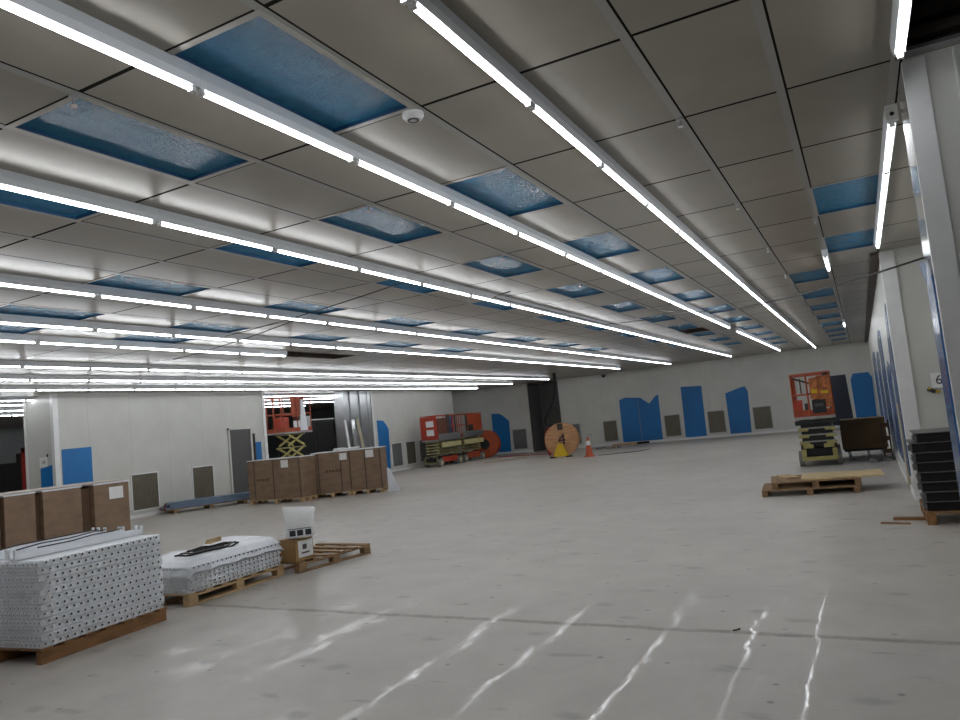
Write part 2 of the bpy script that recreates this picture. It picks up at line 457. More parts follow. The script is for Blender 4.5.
# corner posts
b = MB(); b.bb((.428, 4.68, 0), (.54, 4.72, 3.33)); struct('trim_5', b, 'white_trim')
b = MB(); b.bb((.428, 4.72, 0), (.446, 5.12, 3.33)); struct('trim_6', b, 'bright_steel')
b = MB(); b.bb((.435, 11.27, 0), (.61, 11.30, 3.33)).bb((.435, 11.30, 0), (.452, 11.45, 3.33)); struct('trim_7', b, 'white_trim')
b = MB(); b.bb((-17.50, 11.09, 0), (-17.385, 11.125, 3.34)).bb((-17.4, 11.1, 0), (-17.385, 11.22, 3.34)); struct('trim_8', b, 'white_trim')
b = MB(); b.bb((-18.57, 11.09, 0), (-18.50, 11.125, 3.34)); struct('trim_9', b, 'white_trim')
b = MB(); b.bb((.33, 11.3, 3.30), (.45, 33.2, 3.348)); struct('trim_10', b, 'brown_beam')
b = MB(); b.bb((-17.4, 18.1, 0), (-17.37, 18.22, 3.34)); struct('trim_11', b, 'white_trim')
b = MB(); b.bb((-17.4, 24.13, 0), (-17.375, 24.22, 3.34)); struct('trim_12', b, 'white_trim')
# baseboards
b = MB(); b.bb((-12.9, 33.17, 0), (.42, 33.2, .10)).bb((-19.3, 33.17, 0), (-14.5, 33.2, .10)); struct('baseboard_back', b, 'white_trim')
b = MB(); b.bb((-17.4, 11.25, 0), (-17.375, 18.1, .09)).bb((-17.4, 24.22, 0), (-17.375, 30.75, .09)); struct('baseboard_left', b, 'white_trim')
b = MB(); b.bb((.43, 11.45, 0), (.45, 33.17, .09)); struct('baseboard_right', b, 'white_trim')

# door in the left wall
b = MB(); b.bb((-17.4, 16.62, .0), (-17.37, 17.48, 2.16)); d1 = struct('door_1', b, 'door_grey')
b = MB(); b.bb((-17.4, 16.56, 0), (-17.35, 16.62, 2.22)).bb((-17.4, 17.48, 0), (-17.35, 17.54, 2.22)).bb((-17.4, 16.56, 2.16), (-17.35, 17.54, 2.22))
b.build('door_frame', 'wall_panel_y', d1)
MB().bb((-17.37, 17.36, .98), (-17.32, 17.42, 1.10)).build('door_handle', 'grey_steel', d1)
b = MB(); b.bb((-17.35, 17.56, 0), (-17.30, 17.61, 2.0)); tag(b.build('support_post', 'brown_beam'), 'thin dark upright post standing beside the dark door in the left wall', 'post')
# red framed doorway far behind the left wall
b = MB(); b.bb((-23.75, 13.9, 0), (-23.4, 13.95, 2.1)); d2 = struct('door_2', b, 'dark_void')
MB().bb((-23.4, 13.85, 0), (-23.15, 13.95, 2.25)).bb((-23.4, 13.85, 2.1), (-22.8, 13.95, 2.25)).build('door_frame', 'red_lamp', d2)
MB().bb((-23.15, 13.86, 0), (-21.8, 13.95, 2.1)).build('side_panel', 'wall_panel_x', d2)
for z in (1.95, 1.3, .9): MB().bb((-23.12, 13.84, z), (-22.85, 13.86, z + .14)).build('sticker', 'paper', d2)
b = MB(); b.bb((XL, 12.6, 0), (XL + .1, 26, 1.9)); tag(b.build('darkening_panel', 'dark_void'), 'long black panel added to darken the low zone of the far wall beyond the opening', 'dark panel')  # added black panel, makes the lower zone of the far wall dark

# ------------------------------------------------------------------ light fixtures
def make_fixture():
    L = 1.16
    t = thing('tube_light', 'white tube light with pale aluminium housing on the ceiling', 'light', (0, 0, 0))
    h = MB(); h.prism([(-.036, .004), (.036, .004), (.036, -.05), (.025, -.088), (-.025, -.088), (-.036, -.05)], -DY / 2 + .001, DY / 2 - .001, 1)
    h.build('housing', 'fixture_aluminium', t)
    g = MB(); g.cyl((0, -L / 2 + .012, -.0975), (0, L / 2 - .012, -.0975), .0125, 10, cap=False); g.build('tube', 'tube_glow', t)
    for s in (-1, 1):
        e = MB(); e.box((0, s * (L / 2 + .002), -.096), (.03, .026, .034)); e.build('end_cap', 'white_plastic', t)
    return t
fx = make_fixture(); fkids = children(fx); ffree = True
ORD = ['nearest', 'second', 'third', 'fourth', 'fifth', 'sixth', 'seventh', 'eighth', 'ninth', 'tenth', 'eleventh', 'twelfth']
ROW = {  # column line -> (first k, last k, words)
    3: (-6, 23, 'second ceiling row from the right wall'), 5: (-6, 22, 'third ceiling row from the right wall'),
    8: (-6, 22, 'fourth ceiling row from the right wall'), 12: (-5, 22, 'fifth ceiling row from the right wall'),
    15: (-3, 21, 'sixth ceiling row from the right wall'), 17: (-1, 6, 'short seventh ceiling row'),
    21: (0, 22, 'eighth ceiling row from the right wall'), 24: (1, 22, 'ninth ceiling row from the right wall'),
    27: (2, 22, 'row just in front of the left wall'),
    31: (4, 19, 'first row in the hall beyond the left wall'), 33: (4, 19, 'second row in the hall beyond the left wall'),
    36: (5, 19, 'third row in the hall beyond the left wall'), 39: (6, 19, 'fourth row in the hall beyond the left wall')}
def put_fixture(x, yc, label, group):
    global ffree
    far = math.hypot(x, yc) > 15
    if ffree:
        fx.location = (x, yc, HC); tag(fx, label, 'light', group); ffree = False; return fx
    ks = [k for k in fkids if not (far and k.name.startswith('end_cap'))]
    return dup(fx, (x, yc, HC), None, label, group, kids=ks)
for n, (k0, k1, words) in sorted(ROW.items()):
    x = X0 - DX * n; vc = 0
    for k in range(k0, k1 + 1):
        if n == 5 and k in (13,): continue
        yc = 2.43 + DY * (k + .5)
        vis = in_view([(x, yc - .5, HC), (x, yc + .5, HC)], 0)
        lab = 'white tube light %s in the %s' % (ORD[vc], words) if vis and vc < 9 else 'white tube light farther along the ' + words
        vc += vis
        put_fixture(x, yc, lab, 'tube lights of the ' + words)
for k in range(4): put_fixture(X0, 5.50 + DY * (k + .5), 'white tube light in the row running along the right wall', 'tube lights along the right wall')
for yc, lab in ((3.80, 'white tube light at the top right, nearest of the row beside the silver pillar'), (10.98, None)):
    if lab: put_fixture(X0, yc, lab, None)
put_fixture(X0 - DX, 11.0, 'short lone tube light beside a blue ceiling panel near the right wall', None)
put_fixture(X0 - DX, 22.0, 'lone tube light farthest down the right side of the ceiling', None)
# an end plate that closes the gap in the right-hand row
t = thing('ceiling_bracket', 'small white bracket with a dark hole at the head of the right wall light row', 'bracket', (X0, 5.44, HC))
MB().box((0, 0, -.05), (.07, .05, .10)).build('plate', 'white_plastic', t); MB().cyl((0, -.027, -.06), (0, -.02, -.06), .014, 10).build('hole', 'hole_black', t)

# ------------------------------------------------------------------ filter units under blue film
def film_sheet(seed):
    rnd = random.Random(seed); nx, ny = 12, 22; w, l = DX - .07, DY - .07; vs = []; fs = []
    ph = [rnd.uniform(0, 6.28) for _ in range(6)]
    for j in range(ny + 1):
        for i in range(nx + 1):
            x = -w / 2 + w * i / nx; y = -l / 2 + l * j / ny
            e = min(1, min(i, nx - i, j, ny - j) / 2)
            z = .022 - .003 * e * (1 + .5 * math.sin(6 * x + ph[0] + 2 * y) + .3 * math.sin(9 * y + ph[1]) + .2 * math.sin(17 * x - 13 * y + ph[2])) + rnd.uniform(-.0009, .0009)
            vs.append((x, y, z))
    for j in range(ny):
        for i in range(nx):
            a = j * (nx + 1) + i; fs.append((a, a + 1, a + nx + 2, a + nx + 1))
    m = MB(); m.add(vs, fs, 0, True); return m
def make_filter(seed):
    t = thing('filter_unit', 'x', 'ceiling filter', (0, 0, 0))
    f = MB(); hx, hy = DX / 2, DY / 2; w = .035
    f.bb((-hx, -hy, -.002), (-hx + w, hy, .004)).bb((hx - w, -hy, -.002), (hx, hy, .004))
    f.bb((-hx + w, -hy, -.002), (hx - w, -hy + w, .004)).bb((-hx + w, hy - w, -.002), (hx - w, hy, .004))
    f.build('frame', 'grid_steel', t)
    s = MB(); x, y, z = hx - w, hy - w, .024
    s.bb((-x - .004, -y, .0), (-x, y, z)).bb((x, -y, .0), (x + .004, y, z)).bb((-x, -y - .004, .0), (x, -y, z)).bb((-x, y, .0), (x, y + .004, z))
    s.build('film_side', 'blue_film_edge', t)
    film_sheet(seed).build('film', 'blue_film_ceiling', t)
    return t
protos = [make_filter(s) for s in range(4)]; pk = [children(p) for p in protos]; used = [False] * 4
COLN = {0: 'beside the right wall light row', 1: 'in the column beside the lone tube lights', 4: 'between the second and third light rows', 6: 'between the third and fourth light rows',
        8: 'just left of the fourth light row', 11: 'just right of the fifth light row', 14: 'just right of the sixth light row', 16: 'just right of the short light row'}
cnt = {}
for n, (i, k) in enumerate(sorted(BLUE)):
    x0, x1, y0, y1 = cell(i, k); q = n % 4; c = cnt.get(i, 0); cnt[i] = c + 1
    lab = 'blue film ceiling filter %s, %s from the camera' % (COLN[i], ORD[c])
    grp = 'blue filter units ' + COLN[i]
    loc = ((x0 + x1) / 2, (y0 + y1) / 2, HC)
    if not used[q]: protos[q].location = loc; protos[q]['label'] = lab; protos[q]['group'] = grp; used[q] = True
    else: dup(protos[q], loc, None, lab, grp, kids=pk[q])

# ------------------------------------------------------------------ small ceiling things
t = thing('smoke_detector', 'round white smoke detector beside the largest blue ceiling panel', 'smoke detector', (-2.06, 3.50, HC))
MB().cyl((0, 0, 0), (0, 0, -.02), .062, 28).cyl((0, 0, -.02), (0, 0, -.04), .062, 28, r1=.045).build('base', 'white_plastic', t)
MB().ring((0, 0, -.041), (0, 0, 1), .034, .022, .006, 24).build('vent_ring', 'door_grey', t)
def make_sprinkler():
    t = thing('sprinkler_head', 'x', 'sprinkler', (0, 0, HC))
    MB().cyl((0, 0, 0), (0, 0, -.012), .022, 14).cyl((0, 0, -.012), (0, 0, -.05), .007, 8).build('pipe', 'grey_steel', t)
    MB().cyl((0, 0, -.05), (0, 0, -.056), .017, 12).build('deflector', 'white_plastic', t); return t
sp = make_sprinkler(); spk = children(sp); first = True
for xx, ys, w in ((-3.23, (2.24, 4.67, 7.1, 9.54), 'left of the third light row'), (-.8, (4.67, 7.1, 9.54, 11.97), 'right of the second light row')):
    for a, yy in enumerate(ys):
        lab = 'small steel sprinkler head %s, %s from the camera' % (w, ORD[a]); g = 'sprinkler heads ' + w
        if first: sp.location = (xx, yy, HC); tag(sp, lab, None, g); first = False
        else: dup(sp, (xx, yy, HC), None, lab, g, kids=spk)
t = thing('dome_camera', 'small black dome camera high on the back wall above the first brown grille', 'security camera', (-10.55, 33.05, 3.24))
MB().cyl((0, 0, .0), (0, 0, .06), .10, 16).cyl((0, 0, .0), (0, 0, -.07), .09, 16, r1=.04).build('dome', 'machine_black', t)
MB().box((0, .10, .03), (.06, .12, .05)).build('bracket', 'grey_steel', t)

def sag(p0, p1, drop, n=16, r=.006, wob=0):
    p0 = Vector(p0); p1 = Vector(p1); pts = []
    for i in range(n + 1):
        u = i / n; p = p0.lerp(p1, u); p.z -= drop * 4 * u * (1 - u); p.x += wob * math.sin(u * 9); pts.append(p)
    return MB().tube(pts, r, 6)
tag(sag((.425, 5.11, 2.28), (-3.3, 12.8, 3.345), .20, r=.0065).build('hanging_wire', 'cable_black'), 'thin black wire strung from the silver pillar up to the ceiling', 'cable')
tag(sag((-7.9, 7.6, 3.16), (-4.42, 7.05, 3.27), .03, r=.006).build('hanging_wire', 'cable_black'), 'thin black wire crossing under the fourth and fifth light rows', 'cable')
tag(sag((-9.8, 8.3, 3.1), (-6.8, 7.9, 3.27), .04, r=.006).build('hanging_wire', 'cable_black'), 'thin black wire looping left of the fifth light row', 'cable')
wl = MB().tube([(-3.9, 8.7, 3.25), (-4.25, 8.9, 3.25), (-4.25, 13.8, 3.25), (-3.0, 14.3, 3.25)], .007, 6)
tag(wl.build('conduit', 'machine_black'), 'thin dark conduit frame above the fourth light row', 'conduit')

# ------------------------------------------------------------------ grilles and films on the walls
def grille(name, label, axis, a0, a1, z0, z1, at, mat, group='air grilles low on the walls'):
    """axis 'x': on a wall facing +X at x=at, spans Y; axis 'y': on a wall facing -Y at y=at, spans X"""
    w, h = a1 - a0, z1 - z0
    t = thing(name, label, 'air grille', (at, (a0 + a1) / 2, z0) if axis == 'x' else ((a0 + a1) / 2, at, z0), PI / 2 if axis == 'x' else 0, group)
    # local: width along x, faces -y
    MB().box((0, -.004, h / 2), (w - .06, .008, h - .06)).build('backing', mat, t)
    f = MB(); f.bb((-w / 2, -.02, 0), (-w / 2 + .03, 0, h)).bb((w / 2 - .03, -.02, 0), (w / 2, 0, h)).bb((-w / 2, -.02, 0), (w / 2, 0, .03)).bb((-w / 2, -.02, h - .03), (w / 2, 0, h))
    f.build('frame', 'white_trim' if axis == 'x' else 'grey_steel', t)
    s = MB(); n = 14
    for i in range(n): s.box((-w / 2 + .04 + (w - .08) * i / (n - 1), -.013, h / 2), (.012, .010, h - .07))
    s.box((0, -.016, h / 2), (.02, .006, h - .07))
    s.build('slats', 'grille_slat' if mat == 'grille_brown' else mat, t)
    return t
GL = -17.4
for y0, y1, w, mt in ((13.12, 13.98, 'nearest to the white corner post', 'grille_brown'), (15.12, 15.92, 'nearest the dark door', 'grille_brown'),
                      (25.28, 26.05, 'right of the tall blue film', 'grille_grey'), (26.35, 27.1, 'second past the tall film', 'grille_brown'), (27.4, 28.3, 'behind the first orange lift', 'grille_grey')):
    grille('air_grille', ('brown' if 'brown' in mt else 'grey') + ' air grille low in the left wall, ' + w, 'x', y0, y1, .18, 1.17, GL, mt)
for x0, x1, w, mt in ((-15.55, -14.82, 'left of the dark recess', 'grille_grey'), (-12.7, -12.0, 'behind the wooden cable drum', 'grille_grey'), (-10.88, -10.2, 'left of the wide double blue film', 'grille_brown'),
                      (-8.02, -7.3, 'right of the wide double blue film', 'grille_brown'), (-6.12, -5.38, 'between the two single blue films', 'grille_brown'), (-4.24, -3.48, 'left of the parked scissor lift', 'grille_brown')):
    grille('air_grille', ('brown' if 'brown' in mt else 'grey') + ' air grille low on the back wall, ' + w, 'y', x0, x1, .19, 1.16, 33.2, mt)

def wall_film(label, axis, poly, at, mat='blue_film_wall', th=.012, name='blue_film', cat='protective film'):
    cx = sum(p[0] for p in poly) / len(poly)
    # a fanned sheet, slightly proud of the wall, with soft ripples
    m = MB(); n = len(poly)
    if axis == 'x': m.prism([(a, z) for a, z in poly], at + .001, at + th, 0)
    else: m.prism([(a, z) for a, z in poly], at - th, at - .001, 1)
    return tag(m.build(name, mat), label, cat)
wall_film('square blue film sheet on the left wall beside the white corner post', 'x', [(11.27, .95), (12.05, .95), (12.05, 1.98), (11.27, 1.97)], GL)
wall_film('small blue film patch right of the dark door in the left wall', 'x', [(17.66, 1.15), (17.95, 1.15), (17.95, 1.72), (17.66, 1.72)], GL)
wall_film('tall blue film with a torn rounded top on the left wall', 'x', [(24.42, .08), (25.12, .14), (25.2, 1.75), (25.05, 1.95), (24.85, 2.12), (24.42, 2.15)], GL)
wall_film('blue film standing behind the orange lifts near the left wall end', 'x', [(29.9, .1), (30.6, .1), (30.6, 2.1), (29.9, 2.1)], GL)
wall_film('blue film with a stepped top on the back wall left of the dark recess', 'y', [(-16.65, .08), (-15.72, .08), (-15.68, 1.62), (-16.0, 1.9), (-16.2, 2.02), (-16.62, 2.05)], 33.2)
wf = wall_film('wide double blue film with a V-shaped torn top on the back wall', 'y', [(-10.0, .10), (-8.17, .07), (-8.15, 2.12), (-8.28, 2.08), (-8.6, 1.76), (-8.98, 2.06), (-9.7, 2.14), (-9.98, 2.05)], 33.2)
MB().bb((-9.13, 33.178, .1), (-9.10, 33.188, 2.04)).build('crease', 'blue_board', wf)
wall_film('tallest straight-topped blue film in the middle of the back wall', 'y', [(-7.15, .04), (-6.24, .03), (-6.22, 2.30), (-7.12, 2.35)], 33.2)
wall_film('blue film with a slanted top on the back wall between two brown grilles', 'y', [(-5.24, .03), (-4.38, .03), (-4.32, 1.85), (-4.42, 2.08), (-4.6, 2.05), (-5.25, 1.86)], 33.2)
wall_film('narrow navy film behind the parked scissor lift on the back wall', 'y', [(-1.25, .05), (-.44, .05), (-.52, 2.12), (-1.25, 2.12)], 33.2, 'dark_film', name='navy_film')
wall_film('wide blue film in the right corner of the back wall', 'y', [(-.34, .08), (.38, .08), (.42, 1.9), (.3, 2.12), (-.25, 2.12), (-.36, 1.9)], 33.2)
wall_film('blue film on the front of the left wall block below the small sign', 'y', [(-18.0, .7), (-17.52, .7), (-17.52, 1.62), (-18.0, 1.55)], 11.12)
# films on the right wall, seen along it
wall_film('long translucent blue film on the right wall nearest the white post', 'x', [(11.9, .25), (13.1, .2), (13.15, 1.9), (12.4, 2.6), (11.95, 2.7)], .45, 'blue_film_streaky')
for o in [o for o in bpy.data.objects if o.name.startswith('blue_film') and 'right wall nearest' in o.get('label', '')]: o.location.x = -.012
for (y0, y1, z0, z1, lab) in ((13.5, 15.6, .3, 1.95, 'second from the white post'), (16.1, 18.6, .25, 2.7, 'third from the white post, reaching high'), (19.4, 22.5, .4, 2.4, 'fourth from the white post'), (23.6, 28.0, .4, 2.6, 'farthest from the white post')):
    o = wall_film('translucent streaky blue film on the right wall, ' + lab, 'x', [(y0, z0), (y1, z0 + .05), (y1 - .1, z1 - .15), ((y0 + y1) / 2, z1), (y0 + .1, z1 - .1)], .45, 'blue_film_streaky'); o.location.x = -.012
# the same walls have flipped sides: right wall faces -X
b = MB(); b.bb((.425, 12.3, 0), (.448, 12.75, 1.25)); tag(b.build('leaning_board', 'tan_sheet'), 'pale tan board standing against the right wall beside the blue film', 'board')
# near pillar: blue film strip left on the silver face
m = MB(); pts = [(2.20, .0, .74), (1.7, .02, .76), (1.1, .0, .77), (.2, .03, .77)]
m.bb((.419, 4.74, .1), (.4275, 5.08, 2.13)); m.add([(.42, 4.72, 2.12), (.42, 5.06, 2.10), (.41, 5.12, 2.20), (.385, 5.0, 2.24), (.41, 4.80, 2.22)], [(0, 1, 2, 3, 4)])
tag(m.build('blue_film', 'blue_film_strip'), 'strip of blue film peeling from the silver side of the near pillar', 'protective film')

# signs
t = thing('number_sign', 'white paper sign with a black 6 on the right-hand recess wall', 'sign', (.94, 11.27, 1.44))
MB().bb((-.13, -.004, 0), (.2, 0, .2)).build('paper', 'paper', t); text('digit', '6', .17, 'ink', t, (-.04, -.006, .10), RY)
t = thing('hazard_tape', 'scrap of black and yellow tape below the number 6 sign', 'tape', (.80, 11.27, 1.38))
MB().box((0, -.004, .035), (.10, .006, .05), 0, (0, .5, 0)).build('strip', 'ink', t); MB().box((.07, -.004, .015), (.05, .005, .025)).box((-.02, -.007, .06), (.03, .004, .02)).build('yellow_stripe', 'bright_yellow', t)
t = thing('number_sign', 'small white sign on the front of the left wall block above blue film', 'sign', (-17.88, 11.12, 1.58))
MB().bb((-.15, -.006, 0), (.15, 0, .24)).build('paper', 'paper', t); text('digit', '1A', .14, 'ink', t, (0, -.008, .12), RY)
MB().box((.17, -.01, .28), (.05, .012, .07)).build('clip', 'ink', t)

# ------------------------------------------------------------------ pallets
def pallet(label, loc, rz, sx, sy, h=.14, mat='wood_pallet', blocks=False, nb=7, group=None, along='y'):
    """origin at the centre of the footprint; stringers run along local y"""
    t = thing('wooden_pallet', label, 'pallet', loc, rz, group)
    th = .02
    for i in range(nb):
        y = -sy / 2 + .05 + (sy - .10) * i / (nb - 1)
        MB().box((0, y, h - th / 2), (sx, .098, th)).build('deck_board', mat, t, .003)
    for i, x in enumerate((-sx / 2 + .045, 0, sx / 2 - .045)):
        if blocks:
            for y in (-sy / 2 + .06, 0, sy / 2 - .06): MB().box((x, y, (h - th * 2) / 2 + th * .5), (.09, .12, h - th * 2.99)).build('block', mat, t, .003)
            MB().box((x, 0, h - th * 1.5), (.09, sy, th)).build('stringer_board', mat, t, .003)
            MB().box((x, 0, th / 2), (.09, sy, th)).build('bottom_board', mat, t, .003)
        else:
            MB().box((x, 0, (h - th) / 2), (.05, sy, h - th)).build('stringer', mat, t, .003)
    return t
def rotpt(o, rz, x, y): return (o[0] + x * math.cos(rz) - y * math.sin(rz), o[1] + x * math.sin(rz) + y * math.cos(rz))

# ------------------------------------------------------------------ stack 1: perforated white floor channels
def perf_layer(sx, sy, h, seed, pitch=.066):
    """a white steel layer: smooth body, scalloped edge with round holes along the +x side and the -y end"""
    m = MB(); m.box((0, 0, h / 2), (sx - .03, sy - .02, h))
    rnd = random.Random(seed); n = int(sy / pitch)
    for i in range(n):
        y = -sy / 2 + pitch * (i + .5) + (pitch / 2 if seed % 2 else 0)
        if y > sy / 2 - .02: continue
        # scallop: a little wedge that stands proud
        x0 = sx / 2 - .015; x1 = sx / 2
        m.add([(x0, y - pitch * .42, h * .98), (x0, y + pitch * .42, h * .98), (x0, y, h * .02), (x1, y - pitch * .36, h * .9), (x1, y + pitch * .36, h * .9), (x1, y, h * .12)],
              [(3, 4, 5), (0, 3, 5, 2), (1, 2, 5, 4), (0, 1, 4, 3)])
        m.cyl((x1 - .002, y, h * .62), (x1 + .0012, y, h * .62), .0105, 8, 1)
    n = int(sx / .05)
    for i in range(n):
        x = -sx / 2 + .05 * (i + .5)
        m.box((x, -sy / 2 + .004, h * .5), (.03, .012, h * .8)); m.cyl((x, -sy / 2 - .0012, h * .5), (x, -sy / 2 - .0035, h * .5), .006, 6, 1)
    return m
def channel_stack(origin, rz, sx, sy, z0, z1, n, label, group, wrap=None):
    h = (z1 - z0) / n; meshes = []
    for s in range(2):
        meshes.append(perf_layer(sx, sy, h * .90, s))
    protos_ = []
    for i in range(n):
        if i < 2:
            o = meshes[i].build('perforated_panel', ['white_steel', 'hole_black'])
            protos_.append(o)
        else:
            o = protos_[i % 2].copy(); COL.objects.link(o)
        j = random.uniform(-.005, .005) + (.016 if i % 2 else 0)
        o.location = (*rotpt(origin, rz, j, random.uniform(-.006, .006)), z0 + h * i); o.rotation_euler = (0, 0, rz + random.uniform(-.004, .004))
        tag(o, label, 'metal panel', group)
rz1 = math.radians(4.5)
C1 = rotpt((-6.02, 3.66), rz1, -.56, .64)
pallet('wooden pallet under the tall stack of perforated white panels', (*C1, 0), rz1, 1.12, 1.28, .125, 'wood_orange')
channel_stack(C1, rz1, 1.10, 1.26, .125, .82, 12, 'white perforated steel panel in the tall stack on the front left pallet', 'panels of the tall white stack')
# loose channels and cables on top
for i, (dx, dz, ry, L, w) in enumerate(((-.18, .0, .10, 1.30, .11), (-.36, .0, .04, 1.35, .10), (.22, .0, -.02, 1.26, .10), (.05, .0, .07, 1.2, .08))):
    p = rotpt(C1, rz1, dx, -.02 + i * .02); t = thing('steel_channel', 'long white steel channel lying on the tall panel stack, %s' % ('second from its wrapped far side', 'farthest from the camera', 'nearest its perforated front edge', 'in the middle')[i], 'steel channel', (p[0], p[1], .82), rz1 + ry)
    MB().bb((-w / 2, -L / 2, 0), (w / 2, L / 2, .012)).bb((-w / 2, -L / 2, .012), (-w / 2 + .006, L / 2, .05)).bb((w / 2 - .006, -L / 2, .012), (w / 2, L / 2, .05)).build('web', 'white_steel', t)
    for s in (-1, 1):
        for q in (-1, 1): MB().box((q * (w / 2 - .015), s * L / 2, .0425), (.03, .012, .085)).build('end_tab', 'white_steel', t)
def onst(x, y, z): return Vector((*rotpt(C1, rz1, x, y), z))
for i, ps in enumerate(([(.10, -.5), (.0, -.2), (-.02, .1), (-.10, .4), (-.16, .6)], [(.30, -.45), (.24, -.1), (.16, .2), (.12, .45), (.10, .55)], [(-.1, -.6), (-.25, -.2), (-.3, .1), (-.28, .5), (-.3, .62)])):
    pts = [onst(x, y, .888 + .008 * ((k + i) % 2)) for k, (x, y) in enumerate(ps)]
    tag(MB().tube(pts, .006, 6).build('black_cable', 'cable_black'), 'thin black cable lying over the white channels, %s' % ('in the middle', 'nearest the front edge', 'farthest back')[i], 'cable')
# wrap round the end of the stack
def wrap_sheet(o, rz, sx, sy, z0, z1, reach, seed):
    rnd = random.Random(seed); cols = []; 
    path = [(-sx / 2 - .008, -sy / 2 - .02), (-sx / 4, -sy / 2 - .03), (0, -sy / 2 - .022), (sx / 4, -sy / 2 - .03), (sx / 2 + .008, -sy / 2 - .02), (sx / 2 + .022, -sy / 2 + reach * .5), (sx / 2 + .016, -sy / 2 + reach)]
    vs = []; fs = []; nz = 8
    for j in range(nz + 1):
        for i, (x, y) in enumerate(path):
            q = rotpt(o, rz, x + rnd.uniform(-.004, .006), y + rnd.uniform(-.006, .002)); vs.append((q[0], q[1], z0 + (z1 - z0) * j / nz))
    n = len(path)
    for j in range(nz):
        for i in range(n - 1): a = j * n + i; fs.append((a, a + 1, a + n + 1, a + n))
    m = MB(); m.add(vs, fs, 0, True); return m
tag(wrap_sheet(C1, rz1, 1.10, 1.26, .13, .80, .09, 3).build('plastic_wrap', 'clear_wrap'), 'greyish clear plastic wrapped round the end of the tall white stack', 'plastic wrap')

# partial stack at the left edge of the frame
rz3 = math.radians(4); C3 = rotpt((-5.80, 3.22), rz3, -.55, -.62)
pallet('wooden pallet cut off at the left edge, nearest to the camera', (*C3, 0), rz3, 1.1, 1.2, .14, 'wood_orange')
channel_stack((C3[0] - .07, C3[1] - .02), rz3, 1.0, 1.12, .14, .62, 9, 'white perforated panel in the wrapped stack cut off by the left edge', 'panels of the stack at the left edge')
tag(wrap_sheet((C3[0] - .07, C3[1] - .02), rz3, 1.02, 1.14, .15, .64, 1.16, 5).build('plastic_wrap', 'clear_wrap'), 'clear plastic round the stack at the left edge', 'plastic wrap')

# ------------------------------------------------------------------ stack 2 under white film
rz2 = math.radians(2.6); C2 = rotpt((-6.33, 5.37), rz2, -.5, .73)
pallet('pale wooden block pallet under the low film-covered white stack', (*C2, 0), rz2, 1.0, 1.46, .13, 'wood_pale', True)
channel_stack(C2, rz2, .98, 1.42, .13, .40, 6, 'white perforated panel in the low stack under white film', 'panels of the low white stack')
m = MB(); nx, ny = 14, 20; vs = []; fs = []; rnd = random.Random(4)
for j in range(ny + 1):
    for i in range(nx + 1):
        u = i / nx; v = j / ny; x = (u - .5) * 1.03; y = (v - .5) * 1.46
        z = .445 + .018 * math.sin(5 * x + 3 * y) + .02 * math.sin(11 * y + 2) * (1 - u) + (.03 if v > .86 else 0) + rnd.uniform(-.006, .006)
        if i in (0, nx): z = .33 + .010 * math.sin(j * 1.3); x *= 1.015
        if j in (0, ny): z = .30 + .012 * math.sin(i * 1.7); y *= 1.01
        q = rotpt(C2, rz2, x, y); vs.append((q[0], q[1], z))
for j in range(ny):
    for i in range(nx): a = j * (nx + 1) + i; fs.append((a, a + 1, a + nx + 2, a + nx + 1))
m.add(vs, fs, 0, True); tag(m.build('plastic_cover', 'white_film'), 'crumpled white plastic sheet covering the low white stack', 'plastic sheet')
tag(wrap_sheet(C2, rz2, 1.0, 1.44, .13, .38, .30, 8).build('plastic_wrap', 'clear_wrap'), 'clear plastic wrapped round the near end of the low white stack', 'plastic wrap')
# coil of black tube and an offcut on it
t = thing('cable_coil', 'flattened coil of dark hose lying on the white plastic cover', 'hose', (*rotpt(C2, rz2, .18, -.12), .475), rz2 + 1.45)
for k, (a, bb_, dz) in enumerate(((.40, .15, .0), (.33, .12, .012), (.25, .085, .022))):
    pts = [(a * math.cos(2 * PI * i / 26) + .02 * math.sin(i), bb_ * math.sin(2 * PI * i / 26), dz + .006 * math.sin(i * 1.1)) for i in range(27)]
    MB().tube(pts, .010, 8).build('hose_turn', ('black_rubber', 'door_grey', 'black_rubber')[k], t)
t = thing('wood_offcut', 'small tan wooden offcut behind the dark coil on the white cover', 'wood', (*rotpt(C2, rz2, -.18, .30), .48), .3)
MB().prism([(-.03, 0), (.05, 0), (.05, .05), (.0, .05)], -.12, .12, 1).build('block', 'wood_pale', t)

# ------------------------------------------------------------------ carton, white bag and pallet
rzb = math.radians(-7); CB = rotpt((-6.22, 6.90), rzb, -.48, .62)
pallet('brown wooden pallet holding the carton and white bag', (*CB, 0), rzb, .96, 1.24, .13, 'wood_pallet', True, 6)
t = thing('small_carton', 'open brown carton with a white label on the pallet under the white bag', 'carton', (-6.35, 7.02, .13), math.radians(-4))
m = MB(); m.bb((-.13, -.15, 0), (.13, .15, .012)).bb((-.13, -.15, 0), (-.122, .15, .27)).bb((.122, -.15, 0), (.13, .15, .27)).bb((-.13, -.15, 0), (.13, -.142, .27)).bb((-.13, .142, 0), (.13, .15, .27)); m.build('body', 'cardboard_bag', t)
MB().add([(-.13, -.15, .27), (.13, -.15, .27), (.12, -.03, .276), (-.12, -.03, .276)], [(0, 1, 2, 3)]).build('flap', 'cardboard_bag', t)
MB().add([(.13, -.15, .27), (.13, .15, .27), (.06, .13, .282), (.06, -.13, .282)], [(0, 1, 2, 3)]).build('flap', 'cardboard_bag', t)
l = MB().bb((.13, -.10, .05), (.133, .14, .25)).build('label', 'paper', t)
MB().bb((.133, -.05, .09), (.1335, .08, .11)).bb((.133, -.03, .14), (.1335, .04, .20)).build('print', 'door_grey', l)
